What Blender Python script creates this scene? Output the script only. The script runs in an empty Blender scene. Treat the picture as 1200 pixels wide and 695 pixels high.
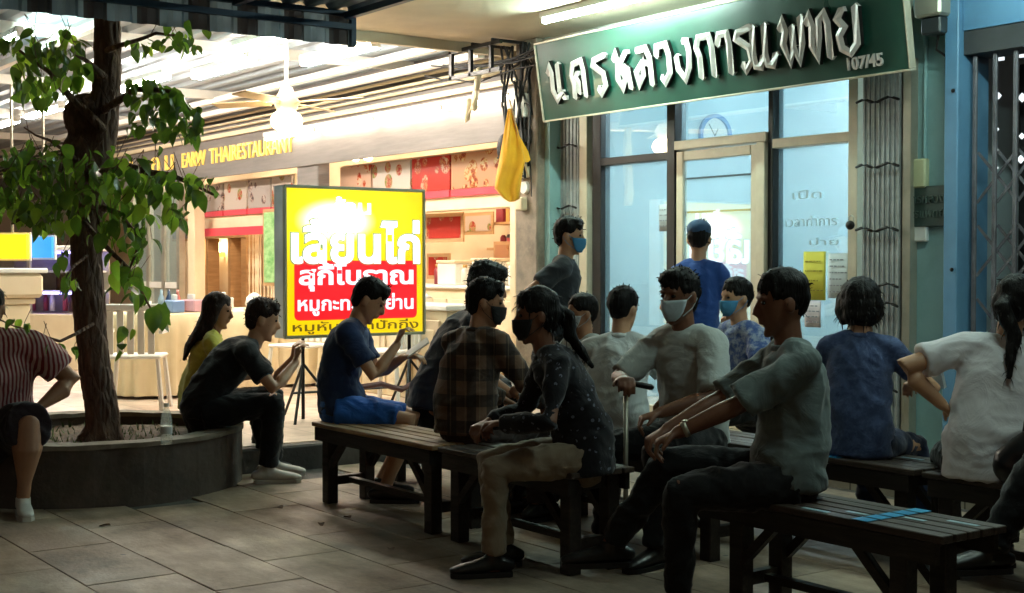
import bpy, bmesh, math, random, zlib
from mathutils import Vector, Matrix, noise, Quaternion
random.seed(7)
R = math.radians
sc = bpy.context.scene
COL = sc.collection

# ---------------------------------------------------------------- camera
# world axes: +X runs along the shop fronts (to the right), +Y goes into the shops
F = 1600.0; CAMZ = 1.33
FWD = Vector((-0.812, 0.5837)).normalized(); RGT = Vector((FWD.y, -FWD.x))
def dl(d, px, z=0.0):
    """point at depth d (m) in front of the camera, in the direction of photo column px"""
    lat = (px-600)/F*d
    p = FWD*d + RGT*lat
    return Vector((p.x, p.y, z))
def at(px, py, z=None, Y=None, X=None, d=None):
    t = (px-600)/F; v = (310-py)/F
    k = FWD + RGT*t
    if z is not None: d = (z-CAMZ)/v
    elif Y is not None: d = Y/k.y
    elif X is not None: d = X/k.x
    return Vector((k.x*d, k.y*d, CAMZ+v*d))
def face_dir(phi):
    """0 faces screen right, 90 away from the camera, 180 left, 270 to the camera"""
    a = R(phi); v = RGT*math.cos(a)+FWD*math.sin(a)
    return v
cd = bpy.data.cameras.new('camera'); cam = bpy.data.objects.new('camera', cd); COL.objects.link(cam)
cam.location = (0, 0, CAMZ)
cd.sensor_width = 36; cd.lens = 48.0; cd.clip_start = 0.05; cd.clip_end = 400
pitch = math.atan2(37.5, F)
dirv = Vector((FWD.x, FWD.y, -math.tan(pitch)))
cam.rotation_euler = dirv.to_track_quat('-Z', 'Y').to_euler()
sc.camera = cam
# ---------------------------------------------------------------- night sky, exposure
w = bpy.data.worlds.new('World'); sc.world = w; w.use_nodes = True
nt = w.node_tree; bg = nt.nodes['Background']
sky = nt.nodes.new('ShaderNodeTexSky'); sky.sky_type = 'NISHITA'; sky.sun_disc = False
sky.sun_elevation = R(-1.4); sky.sun_rotation = R(150)
tint = nt.nodes.new('ShaderNodeMix'); tint.data_type = 'RGBA'; tint.blend_type = 'MULTIPLY'; tint.inputs[0].default_value = 1.0
nt.links.new(sky.outputs[0], tint.inputs[6]); tint.inputs[7].default_value = (1.0, .8, .62, 1)   # sodium glow of the town on the night sky
nt.links.new(tint.outputs[2], bg.inputs[0]); bg.inputs[1].default_value = 0.05
sc.view_settings.view_transform = 'Standard'; sc.view_settings.look = 'None'
sc.view_settings.exposure = 1.65; sc.view_settings.gamma = 1.0
sc.render.engine = 'CYCLES'
sc.cycles.use_denoising = True
sc.cycles.max_bounces = 8; sc.cycles.diffuse_bounces = 4; sc.cycles.glossy_bounces = 4
sc.cycles.transparent_max_bounces = 12; sc.cycles.transmission_bounces = 6
sc.cycles.sample_clamp_indirect = 4.0
sc.cycles.caustics_reflective = False; sc.cycles.caustics_refractive = False

# ---------------------------------------------------------------- materials
MATS = {}
def srgb(c):
    if isinstance(c, str):
        c = [int(c[i:i+2], 16)/255 for i in (0, 2, 4)]
    return tuple((x/12.92 if x <= .04045 else ((x+.055)/1.055)**2.4) for x in c)
class N:
    def __init__(s, m): s.t = m.node_tree; s.n = s.t.nodes; s.l = s.t.links
    def new(s, typ, **kw):
        nd = s.n.new(typ)
        for k, v in kw.items():
            if k.startswith('i_'): nd.inputs[k[2:]].default_value = v
            else: setattr(nd, k, v)
        return nd
    def link(s, a, b): s.l.new(a, b)
    def coord(s, kind='Object', scale=(1,1,1), rot=(0,0,0)):
        tc = s.new('ShaderNodeTexCoord'); mp = s.new('ShaderNodeMapping')
        s.link(tc.outputs[kind], mp.inputs[0]); mp.inputs['Scale'].default_value = scale
        mp.inputs['Rotation'].default_value = rot
        return mp.outputs[0]
    def ramp(s, fac, stops, interp='LINEAR'):
        r = s.new('ShaderNodeValToRGB'); r.color_ramp.interpolation = interp
        e = r.color_ramp.elements
        while len(e) < len(stops): e.new(.5)
        for i, (p, c) in enumerate(stops):
            e[i].position = p; e[i].color = (*c, 1) if len(c) == 3 else c
        s.link(fac, r.inputs[0]); return r.outputs[0]
    def mix(s, fac, a, b, mode='MIX'):
        m = s.new('ShaderNodeMix', data_type='RGBA', blend_type=mode)
        for sock, v in ((m.inputs[0], fac), (m.inputs[6], a), (m.inputs[7], b)):
            if isinstance(v, (int, float)): sock.default_value = v
            elif isinstance(v, tuple): sock.default_value = (*v, 1) if len(v) == 3 else v
            else: s.link(v, sock)
        return m.outputs[2]
    def math(s, op, a, b=0.0, clamp=False):
        m = s.new('ShaderNodeMath', operation=op, use_clamp=clamp)
        for sock, v in ((m.inputs[0], a), (m.inputs[1], b)):
            if isinstance(v, (int, float)): sock.default_value = v
            else: s.link(v, sock)
        return m.outputs[0]
    def sep(s, v):
        q = s.new('ShaderNodeSeparateXYZ'); s.link(v, q.inputs[0]); return q.outputs
def newmat(name):
    m = bpy.data.materials.new(name); m.use_nodes = True
    b = m.node_tree.nodes['Principled BSDF']; MATS[name] = m
    return m, N(m), b
def mat(name, c1, c2=None, rough=.6, metal=0, scale=6, detail=5, bump=.0, bscale=None, spec=.5, stretch=(1,1,1),
        dirt=0.0, dirtc=(.02,.018,.015), emit=None, es=0, coat=0, trans=0, sheen=0, coords='Object'):
    m, n, b = newmat(name)
    c1 = srgb(c1); c2 = srgb(c2) if c2 is not None else tuple(x*.8 for x in c1)
    v = n.coord(coords, stretch)
    nz = n.new('ShaderNodeTexNoise', i_Scale=scale, i_Detail=detail, i_Roughness=.6); n.link(v, nz.inputs[0])
    col = n.ramp(nz.outputs[0], [(.3, c2), (.7, c1)])
    if dirt:
        d2 = n.new('ShaderNodeTexNoise', i_Scale=scale*.35+.7, i_Detail=8.0, i_Roughness=.7); n.link(v, d2.inputs[0])
        f = n.ramp(d2.outputs[0], [(.48, (0,0,0)), (.72, (dirt,)*3)])
        col = n.mix(f, col, dirtc)
    n.link(col, b.inputs['Base Color'])
    r2 = n.ramp(nz.outputs[0], [(.3, (max(0, rough-.08),)*3), (.7, (min(1, rough+.08),)*3)])
    n.link(r2, b.inputs['Roughness'])
    b.inputs['Metallic'].default_value = metal
    b.inputs['Specular IOR Level'].default_value = spec
    b.inputs['Coat Weight'].default_value = coat
    b.inputs['Sheen Weight'].default_value = sheen
    if bump:
        bz = n.new('ShaderNodeTexNoise', i_Scale=bscale or scale*6, i_Detail=6.0); n.link(v, bz.inputs[0])
        bp = n.new('ShaderNodeBump', i_Strength=bump, i_Distance=.01); n.link(bz.outputs[0], bp.inputs['Height'])
        n.link(bp.outputs[0], b.inputs['Normal'])
    if emit is not None:
        b.inputs['Emission Color'].default_value = (*srgb(emit), 1); b.inputs['Emission Strength'].default_value = es
    return m
def emat(name, c, s, base=None):
    m, n, b = newmat(name)
    b.inputs['Base Color'].default_value = (*(srgb(base) if base else (.8, .8, .8)), 1)
    b.inputs['Emission Color'].default_value = (*srgb(c), 1); b.inputs['Emission Strength'].default_value = s
    return m

# ---------------------------------------------------------------- objects
def obj(name, bm, m, parent=None, smooth=False, fix=True):
    me = bpy.data.meshes.new(name)
    if fix: bmesh.ops.recalc_face_normals(bm, faces=bm.faces)
    bm.to_mesh(me); bm.free()
    if m is not None:
        for mm in (m if isinstance(m, (list, tuple)) else [m]): me.materials.append(mm)
    if smooth: me.shade_smooth()
    o = bpy.data.objects.new(name, me); COL.objects.link(o)
    if parent is not None: o.parent = parent
    return o
def objm(name, me, parent=None, loc=None, rot=None, sca=None):
    o = bpy.data.objects.new(name, me); COL.objects.link(o)
    if parent is not None: o.parent = parent
    if loc is not None: o.location = loc
    if rot is not None: o.rotation_euler = rot
    if sca is not None: o.scale = sca
    return o
def tag(o, label, cat, group=None, kind=None):
    o['label'] = label; o['category'] = cat
    if group: o['group'] = group
    if kind: o['kind'] = kind
    return o
def struct(o):
    o['kind'] = 'structure'; return o
def empty(name, loc=(0,0,0), rz=0.0, label=None, cat=None, group=None):
    o = bpy.data.objects.new(name, None); COL.objects.link(o)
    o.location = loc; o.rotation_euler = (0, 0, rz); o.empty_display_size = .1
    if label: tag(o, label, cat, group)
    return o
def copy_tree(o, parent=None):
    c = o.copy(); COL.objects.link(c)
    if parent is not None: c.parent = parent
    for ch in list(o.children): copy_tree(ch, c)
    return c
def BM(): return bmesh.new()
def box(bm, c, s, rot=None, bev=0.0):
    """box of centre c and full size s"""
    M = Matrix.Translation(Vector(c))
    if rot is not None: M = M @ (rot if isinstance(rot, Matrix) else Matrix.Rotation(rot, 4, 'Z'))
    r = bmesh.ops.create_cube(bm, size=1.0, matrix=M @ Matrix.Diagonal((*s, 1)))
    if bev:
        es = list({e for v in r['verts'] for e in v.link_edges})
        bmesh.ops.bevel(bm, geom=es, offset=bev, segments=1, affect='EDGES')
def bx(bm, x0, x1, y0, y1, z0, z1, bev=0.0):
    box(bm, ((x0+x1)/2, (y0+y1)/2, (z0+z1)/2), (abs(x1-x0), abs(y1-y0), abs(z1-z0)), bev=bev)
def frames(pts, ref):
    out = []
    for i in range(len(pts)):
        a = pts[max(0, i-1)]; b = pts[min(len(pts)-1, i+1)]
        t = (b-a)
        t = t.normalized() if t.length > 1e-9 else Vector((0, 0, 1))
        r = ref - t*ref.dot(t)
        if r.length < 1e-4: r = t.orthogonal()
        r.normalize(); out.append((t, r, t.cross(r)))
    return out
def tube(bm, pts, rad, ref=Vector((1,0,0)), n=12, cap='round'):
    """loft of elliptical rings; rad items are r or (r_ref, r_other)"""
    pts = [Vector(p) for p in pts]
    rad = [(r, r) if isinstance(r, (int, float)) else r for r in rad]
    if len(rad) == 1: rad = rad*len(pts)
    fr = frames(pts, ref)
    P = list(pts); Rr = list(rad); FR = list(fr)
    if cap == 'round':
        for end in (0, -1):
            t, r, u = fr[end]; sgn = -1 if end == 0 else 1
            q = min(rad[end]); ad = []
            for a in (35, 65, 84):
                ad.append((pts[end]+t*sgn*q*math.sin(R(a)), (rad[end][0]*math.cos(R(a)), rad[end][1]*math.cos(R(a)))))
            if end == 0:
                for p_, r_ in ad: P.insert(0, p_); Rr.insert(0, r_); FR.insert(0, fr[0])
            else:
                for p_, r_ in ad: P.append(p_); Rr.append(r_); FR.append(fr[-1])
    rings = []
    for p, (ra, rb), (t, r, u) in zip(P, Rr, FR):
        rings.append([bm.verts.new(p + r*ra*math.cos(2*math.pi*k/n) + u*rb*math.sin(2*math.pi*k/n)) for k in range(n)])
    for a, b in zip(rings, rings[1:]):
        for k in range(n):
            bm.faces.new((a[k], a[(k+1) % n], b[(k+1) % n], b[k]))
    bm.faces.new(list(reversed(rings[0]))); bm.faces.new(rings[-1])
def ball(bm, c, r, rot=None, seg=16):
    if isinstance(r, (int, float)): r = (r, r, r)
    M = Matrix.Translation(Vector(c)) @ (rot.to_4x4() if rot is not None else Matrix.Identity(4)) @ Matrix.Diagonal((*r, 1))
    bmesh.ops.create_uvsphere(bm, u_segments=seg, v_segments=max(6, seg*2//3), radius=1, matrix=M)
def prism(bm, poly, y0, y1, axis='Y'):
    def P(a, b, c): return {'Y': (a, c, b), 'X': (c, a, b), 'Z': (a, b, c)}[axis]
    A = [bm.verts.new(P(a, b, y0)) for a, b in poly]; B = [bm.verts.new(P(a, b, y1)) for a, b in poly]
    bm.faces.new(A); bm.faces.new(list(reversed(B))); n = len(poly)
    for i in range(n): bm.faces.new((A[i], B[i], B[(i+1) % n], A[(i+1) % n]))
def remesh(bm, voxel, smooth=2):
    me = bpy.data.meshes.new('tmp'); bmesh.ops.recalc_face_normals(bm, faces=bm.faces); bm.to_mesh(me); bm.free()
    o = bpy.data.objects.new('tmp', me); COL.objects.link(o)
    md = o.modifiers.new('r', 'REMESH'); md.mode = 'VOXEL'; md.voxel_size = voxel; md.use_smooth_shade = True
    if smooth:
        s = o.modifiers.new('s', 'SMOOTH'); s.iterations = smooth; s.factor = .5
    dg = bpy.context.evaluated_depsgraph_get()
    out = bpy.data.meshes.new_from_object(o.evaluated_get(dg))
    bpy.data.objects.remove(o); bpy.data.meshes.remove(me)
    out.shade_smooth()
    return out
def wrinkle(me, amp, freq, seed=0, stretch=(1,1,1)):
    off = Vector((seed*3.1, seed*1.7, seed*.9))
    nr = [v.normal.copy() for v in me.vertices]
    for v, n_ in zip(me.vertices, nr):
        p = Vector((v.co.x*stretch[0], v.co.y*stretch[1], v.co.z*stretch[2]))*freq + off
        q = noise.noise_vector(p*.6)*.7
        a = 1-abs(noise.noise(p+q))*2.2
        b = noise.noise(p*.45+off)
        c = 1-abs(noise.noise(Vector((p.x*1.3, p.y*1.3, p.z*3.2))+q*1.5+off))*2
        v.co += n_*(amp*(a-.45)+amp*1.1*b+amp*.4*(c-.4))
def text_mesh(body, size, extrude=0.0, bevel=0.0, align='CENTER', sx=1.0, bold=0.0):
    cu = bpy.data.curves.new('t', 'FONT'); cu.body = body; cu.size = size; cu.extrude = extrude
    cu.bevel_depth = bevel; cu.align_x = align; cu.align_y = 'CENTER'; cu.offset = bold; cu.resolution_u = 3
    o = bpy.data.objects.new('t', cu); COL.objects.link(o)
    dg = bpy.context.evaluated_depsgraph_get(); dg.update()
    me = bpy.data.meshes.new_from_object(o.evaluated_get(dg))
    bpy.data.objects.remove(o); bpy.data.curves.remove(cu)
    if sx != 1.0:
        for v in me.vertices: v.co.x *= sx
    return me
# ---------------------------------------------------------------- setting materials
def tile_mat(name, c1, c2, cm, sx, sy, rough=.35, bump=.15, off=.0, mortar=.006, coat=0):
    m, n, b = newmat(name)
    v = n.coord('Object')
    br = n.new('ShaderNodeTexBrick', offset=off, i_Scale=1.0)
    br.inputs['Mortar Size'].default_value = mortar; br.inputs['Brick Width'].default_value = sx
    br.inputs['Row Height'].default_value = sy; br.inputs['Bias'].default_value = 0
    br.inputs['Color1'].default_value = (*srgb(c1), 1); br.inputs['Color2'].default_value = (*srgb(c2), 1)
    br.inputs['Mortar'].default_value = (*srgb(cm), 1); n.link(v, br.inputs[0])
    nz = n.new('ShaderNodeTexNoise', i_Scale=5.0, i_Detail=6.0); n.link(v, nz.inputs[0])
    f = n.ramp(nz.outputs[0], [(.35, (.75,)*3), (.7, (1.0,)*3)])
    n.link(n.mix(1.0, br.outputs[0], f, 'MULTIPLY'), b.inputs['Base Color'])
    n.link(n.ramp(nz.outputs[0], [(.3, (rough+.15,)*3), (.7, (rough-.05,)*3)]), b.inputs['Roughness'])
    bp = n.new('ShaderNodeBump', i_Strength=bump, i_Distance=.004); n.link(br.outputs['Fac'], bp.inputs['Height']); bp.invert = True
    n.link(bp.outputs[0], b.inputs['Normal'])
    return m
M_ground = mat('dirty_asphalt', '3a3733', '2a2826', rough=.85, scale=3, bump=.4, bscale=60, dirt=.5)
def paver_mat():
    m, n, b = newmat('paver_concrete')
    v = n.coord('Object'); wv = n.new('ShaderNodeNewGeometry').outputs['Position']
    nz = n.new('ShaderNodeTexNoise', i_Scale=2.2, i_Detail=9.0, i_Roughness=.65); n.link(wv, nz.inputs[0])
    c = n.ramp(nz.outputs[0], [(.28, srgb('75665a')), (.5, srgb('a08d7a')), (.72, srgb('bba791'))])
    st = n.coord('Object', (3, 22, 1)); sn = n.new('ShaderNodeTexNoise', i_Scale=1.0, i_Detail=5.0, i_Roughness=.7)
    ad = n.new('ShaderNodeVectorMath', operation='MULTIPLY'); ad.inputs[1].default_value = (2.2, 9, 1); n.link(wv, ad.inputs[0]); n.link(ad.outputs[0], sn.inputs[0])
    c = n.mix(1.0, c, n.ramp(sn.outputs[0], [(.35, (.74,)*3), (.62, (1.06,)*3)]), 'MULTIPLY')
    oi = n.new('ShaderNodeObjectInfo'); c = n.mix(1.0, c, n.ramp(oi.outputs['Random'], [(0, (.74, .72, .7)), (1, (1.08, 1.06, 1.03))]), 'MULTIPLY')
    vo = n.new('ShaderNodeTexVoronoi', i_Scale=3.3); n.link(wv, vo.inputs[0])
    c = n.mix(n.ramp(vo.outputs[0], [(.03, (.75,)*3), (.055, (0, 0, 0))]), c, srgb('2c2622'))
    d2 = n.new('ShaderNodeTexNoise', i_Scale=.9, i_Detail=7.0, i_Roughness=.7); n.link(wv, d2.inputs[0])
    c = n.mix(n.ramp(d2.outputs[0], [(.5, (0, 0, 0)), (.68, (.6,)*3)]), c, srgb('3d342d'))
    n.link(c, b.inputs['Base Color'])
    n.link(n.ramp(nz.outputs[0], [(.3, (.75,)*3), (.7, (.5,)*3)]), b.inputs['Roughness'])
    b2 = n.new('ShaderNodeTexNoise', i_Scale=45.0, i_Detail=6.0); n.link(wv, b2.inputs[0])
    bp = n.new('ShaderNodeBump', i_Strength=.35, i_Distance=.006); n.link(b2.outputs[0], bp.inputs['Height']); n.link(bp.outputs[0], b.inputs['Normal'])
    return m
M_paver = paver_mat()
M_rest_floor = tile_mat('restaurant_floor_tile', 'dcc3ae', 'd3b8a2', 'b09a86', .4, .4, rough=.4, bump=.1)
M_step = tile_mat('step_tile', 'b9b09c', 'a8a08c', '6f6a5d', .2, .2, rough=.45)
M_kerb = mat('kerb_concrete', '55504b', '3a3633', rough=.8, scale=5, bump=.4, dirt=.5)
M_soffit = mat('soffit_paint', 'cfc4ad', 'b8ab92', rough=.8, scale=1.3, bump=.05, dirt=.25, dirtc=(.16,.13,.1))
M_beige = mat('cream_wall_paint', 'e2d2b6', 'd6c3a2', rough=.7, scale=2, bump=.08)
M_fascia = mat('fascia_panel', '7d7673', '655f5b', rough=.6, scale=2.5, bump=.1, stretch=(1, 1, 12), dirt=.3, dirtc=(.2,.17,.15))
M_cream = mat('cream_laminate', 'e5d5b5', 'd9c7a4', rough=.45, scale=3, bump=.03)
M_white = mat('white_enamel', 'e8e6e0', 'dcd9d0', rough=.35, scale=4)
M_teal = mat('teal_wall_paint', '9dc0bf', '88aead', rough=.6, scale=2.5, bump=.08, dirt=.35, dirtc=(.1,.14,.14))
M_blue = mat('blue_pier_paint', '6a98ba', '5b8aae', rough=.5, scale=2.5, bump=.08, dirt=.3, dirtc=(.05,.09,.13))
M_clinic_in = mat('clinic_inner_wall', 'cfe0e3', 'c4d8dc', rough=.7, scale=1.2)
M_alu = mat('aged_aluminium', 'b9b4a4', 'a39e8e', rough=.38, metal=.55, scale=5, bump=.03, dirt=.2)
M_alucream = mat('cream_aluminium', 'd6cdb6', 'c6bca4', rough=.4, metal=.15, scale=6, bump=.03, dirt=.2, dirtc=(.2,.17,.12))
M_dark = mat('dark_anodised', '24211f', '181614', rough=.45, metal=.3, scale=6)
M_green = mat('sign_green_paint', '154b3d', '0f352b', rough=.32, scale=1.6, stretch=(1, 1, .5), bump=.06, bscale=8, dirt=.35, dirtc=(.012,.05,.04), coat=.2)
M_chrome = mat('worn_chrome_letter', 'd2cbc6', 'b8b1ac', rough=.35, metal=.0, scale=14, bump=.05, dirt=.15, dirtc=(.1,.09,.08))
M_black = mat('black_metal', '121110', '1d1b1a', rough=.45, metal=.4, scale=9, bump=.05)
M_rubber = mat('black_cable', '151414', '0e0d0d', rough=.6, scale=9)
M_gate = mat('grey_gate_steel', '84828a', '646268', rough=.45, metal=.3, scale=10, dirt=.4)
M_grille = mat('folded_grille_steel', 'b6bab9', '949796', rough=.5, metal=.2, scale=10, dirt=.4)
M_metalroof = mat('painted_roof_sheet', 'a4b0ba', '8f9ca8', rough=.45, scale=2, metal=.1, dirt=.3, dirtc=(.2,.2,.22))
M_awning = mat('awning_sheet', '8ba0ae', '5c7080', rough=.5, scale=2, metal=.2, stretch=(1, 8, 1), dirt=.5)
M_awnframe = mat('awning_frame_blue', '35506c', '284058', rough=.5, scale=5)
M_tube = emat('tube_glow', 'fff3e2', 42.0)
M_tubed = emat('tube_glow_added', 'd2f2ea', 75.0)
M_tubee = emat('tube_glow_added_dim', 'd2f2ea', 42.0)
M_tubef = emat('tube_glow_front', 'fff0d8', 10.0)
M_tubei = emat('tube_glow_warm', 'ffe6c8', 52.0)
M_tubew = emat('tube_glow_cool', 'dcfff2', 100.0)
M_lampw = emat('fan_lamp_glow', 'ffe3b0', 8.0)
M_concrete = mat('planter_concrete', '65584e', '4a403a', rough=.85, scale=3, bump=.5, bscale=25, dirt=.6)
M_rim = mat('planter_rim', '8c8071', '6d6255', rough=.85, scale=6, bump=.5, bscale=30, dirt=.4)
M_soil = mat('dry_soil', '5d4b35', '3c2f20', rough=.95, scale=14, bump=.9, bscale=40)
M_granite = mat('grey_pillar_render', '9a8b7a', '776a5c', rough=.7, scale=9, bump=.3, dirt=.5)
M_brass = mat('gold_letter', 'd9b15a', 'b98f3c', rough=.35, metal=.5, scale=9, emit='ffcf66', es=.35)  # glow put into the gold to keep the letters bright; no lamp
def glass_mat(name, tint, glossw=.25, rough=.02, milk=.0, milkc='a8c8d2'):
    m = bpy.data.materials.new(name); m.use_nodes = True; n = N(m); n.n.remove(n.n['Principled BSDF'])
    out = n.n['Material Output']
    tr = n.new('ShaderNodeBsdfTransparent'); tr.inputs[0].default_value = (*srgb(tint), 1)
    df = n.new('ShaderNodeBsdfDiffuse'); df.inputs[0].default_value = (*srgb(milkc), 1)
    tl = n.new('ShaderNodeBsdfTranslucent'); tl.inputs[0].default_value = (*srgb(milkc), 1)
    a = n.new('ShaderNodeAddShader'); n.link(df.outputs[0], a.inputs[0]); n.link(tl.outputs[0], a.inputs[1])
    mx = n.new('ShaderNodeMixShader'); mx.inputs[0].default_value = milk
    n.link(tr.outputs[0], mx.inputs[1]); n.link(a.outputs[0], mx.inputs[2])
    gl = n.new('ShaderNodeBsdfGlossy'); gl.inputs['Roughness'].default_value = rough; gl.inputs[0].default_value = (1, 1, 1, 1)
    m2 = n.new('ShaderNodeMixShader'); ge = n.new('ShaderNodeNewGeometry'); dt = n.new('ShaderNodeVectorMath', operation='DOT_PRODUCT')
    n.link(ge.outputs['Normal'], dt.inputs[0]); n.link(ge.outputs['Incoming'], dt.inputs[1])
    fz = n.math('POWER', n.math('SUBTRACT', 1.0, n.math('ABSOLUTE', dt.outputs['Value']), True), 5.0)
    f = n.math('ADD', n.math('MULTIPLY', fz, .8), glossw)
    n.link(f, m2.inputs[0]); n.link(mx.outputs[0], m2.inputs[1]); n.link(gl.outputs[0], m2.inputs[2])
    n.link(m2.outputs[0], out.inputs[0]); return m
M_glass = glass_mat('shop_glass', 'f0f8fa', .17, .012, .12)
M_clear = glass_mat('clear_glass', 'f4f6f4', .05, .02)
# ---------------------------------------------------------------- ground
bm = BM(); bx(bm, -70, 50, -50, 70, -.2, -.012); struct(obj('ground', bm, M_ground))
pav = struct(obj('pavement', (lambda b: (bx(b, -8.0, -1.6, .4, 6.36, -.011, -.0105), b)[1])(BM()), M_kerb))
pv = []
for k in range(3):
    b_ = BM(); box(b_, (0, 0, -.019), (.796, .396, .038), bev=.003)
    me = bpy.data.meshes.new('paver'); b_.to_mesh(me); b_.free(); me.materials.append(M_paver); pv.append(me)
xs0 = -8.0+.4
for j in range(15):
    y = .64+.4*j-.19
    if y > 6.2: continue
    for i in range(8):
        x = xs0+.8*i+(.4 if j % 2 else 0)
        if x+.4 > -1.2: continue
        if (x+8.25)**2+(y-2.75)**2 < .5: continue
        o = objm('paver', random.choice(pv), pav, (x, y, random.uniform(-.0015, .001)), (random.uniform(-.002, .002), random.uniform(-.002, .002), random.uniform(-.003, .003)))
# a few dry leaves on the pavement
M_dryleaf = mat('dry_leaf', '6a4a26', '3f2a15', rough=.8, scale=20)
def leaf_mesh(L, W, fold=.25, droop=.3, n=5):
    b = BM(); rows = []
    for i in range(n+1):
        t = i/n; wv = W*.5*math.sin(math.pi*min(1, t**.75))**.8 if 0 < t < 1 else 0.0
        z = -droop*L*t*t; y = L*t
        if wv == 0: rows.append([b.verts.new((0, y, z))])
        else: rows.append([b.verts.new((-wv, y, z+fold*wv)), b.verts.new((0, y, z)), b.verts.new((wv, y, z+fold*wv))])
    for a, c in zip(rows, rows[1:]):
        if len(a) == 1: b.faces.new((a[0], c[1], c[0])); b.faces.new((a[0], c[2], c[1]))
        elif len(c) == 1: b.faces.new((a[0], a[1], c[0])); b.faces.new((a[1], a[2], c[0]))
        else: b.faces.new((a[0], a[1], c[1], c[0])); b.faces.new((a[1], a[2], c[2], c[1]))
    return b
spots = [(128, 617, 'dry brown leaf lying on the pavers below the planter'), (375, 614, 'small dry leaf on the pavers left of the slatted bench'), (325, 594, 'pale dry leaf on the pavers below the black shoes'), (460, 646, 'dark dry leaf on the pavers right of the near bench leg'), (410, 608, 'curled dry leaf on the pavers under the blue shorts')]
for (px, py, lb) in spots:
    p = at(px, py, z=.004); o = obj('fallen_leaf', leaf_mesh(.07, .035, .5, .1), M_dryleaf); o.location = p; o.rotation_euler = (0, 0, px)
    tag(o, lb, 'leaf', 'dry leaves on the pavement')
# raised restaurant terrace with kerb, clinic step
bm = BM(); bx(bm, -40, -8.12, -3, 12, -.1, .16); struct(obj('terrace_floor', bm, M_rest_floor))
bm = BM(); bx(bm, -8.12, -8.0, 3.45, 6.352, -.1, .155, bev=.012); struct(obj('kerb', bm, M_kerb))
bm = BM(); bx(bm, -8.12, -8.0, -3, 2.0, -.1, .155, bev=.012); struct(obj('kerb', bm, M_kerb))
bm = BM(); bx(bm, -8.118, .5, 6.36, 7.03, -.1, .15, bev=.006); step = struct(obj('step', bm, M_step))
# ---------------------------------------------------------------- canopy over the pavement
bm = BM(); bx(bm, -9.6, 2.0, 1.2, 7.0, 3.2, 3.4)
can = obj('concrete_canopy', bm, M_soffit); tag(can, 'beige concrete canopy slab above the benches and the green sign', 'canopy')
for (y, r) in ((6.9, .016), (6.82, .012)):
    b = BM(); tube(b, [(-9.6, y, 3.18), (-5, y, 3.18), (0, y, 3.18)], [r], n=8, cap='flat'); obj('conduit', b, M_white, can, True)
b = BM(); bx(b, -9.66, -9.602, 1.2, 6.98, 3.12, 3.42); obj('edge_beam', b, M_soffit, can)
# corrugated canopy edge at top left
aw = empty('metal_awning', (-7.4, 3.2, 2.67), 0, 'dark corrugated metal awning with blue frame hanging above the tree', 'awning')
def corr(y0, y1, amp, pitch, fn):
    b = BM(); n = int((y1-y0)/pitch*6); rows = []
    for i in range(n+1):
        y = y0+(y1-y0)*i/n; ph = (i % 6)/6; a = amp*(1 if ph < .34 else (-1 if .5 <= ph < .84 else 0))
        rows.append([b.verts.new(q) for q in fn(y, a)])
    for a_, c_ in zip(rows, rows[1:]):
        for k in range(len(a_)-1): b.faces.new((a_[k], c_[k], c_[k+1], a_[k+1]))
    return b
y0, y1 = -2.2, .89
def valance_mat():
    m = bpy.data.materials.new('translucent_valance'); m.use_nodes = True; n = N(m); b = n.n['Principled BSDF']
    y = n.sep(n.coord('Object'))[1]; st = n.math('GREATER_THAN', n.math('SINE', n.math('MULTIPLY', y, 2*math.pi/.3)), -.2)
    nz = n.new('ShaderNodeTexNoise', i_Scale=9.0, i_Detail=5.0); n.link(n.coord('Object', (1, 1, .2)), nz.inputs[0])
    c = n.mix(st, srgb('3a3a3c'), srgb('7c94a2')); c = n.mix(1.0, c, n.ramp(nz.outputs[0], [(.3, (.5,)*3), (.7, (1.1,)*3)]), 'MULTIPLY')
    n.link(c, b.inputs['Base Color']); b.inputs['Roughness'].default_value = .5
    t = n.new('ShaderNodeBsdfTranslucent'); n.link(c, t.inputs[0]); mx = n.new('ShaderNodeMixShader'); mx.inputs[0].default_value = .35
    n.link(b.outputs[0], mx.inputs[1]); n.link(t.outputs[0], mx.inputs[2]); n.link(mx.outputs[0], n.n['Material Output'].inputs[0]); return m
b = corr(y0, y1, .012, .15, lambda y, a: [(a, y, 0), (a, y, .21)]); o = obj('valance_sheet', b, valance_mat(), aw)
b = corr(y0, y1, .012, .15, lambda y, a: [(.02, y, .215+a), (1.5, y, .26+a)]); o = obj('roof_sheet', b, M_awning, aw)
b = BM(); bx(b, .016, .05, y0, y1, .09, .125); bx(b, .016, .05, y0, y1, .17, .2); obj('frame_rail', b, M_awnframe, aw)
b = BM(); bx(b, -.02, .03, y1+.002, y1+.035, -.01, .23); obj('end_post', b, M_awnframe, aw)
for yy in (-1.9, -.9, 0.1, .83):
    b = BM(); bx(b, .05, 1.5, yy, yy+.04, .15, .19); obj('rafter', b, M_awnframe, aw)
for yy in (-1.88, -.35, .75):
    b = BM(); bx(b, 1.2, 1.23, yy, yy+.03, .19, .53); obj('hanger', b, M_awnframe, aw)
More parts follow.
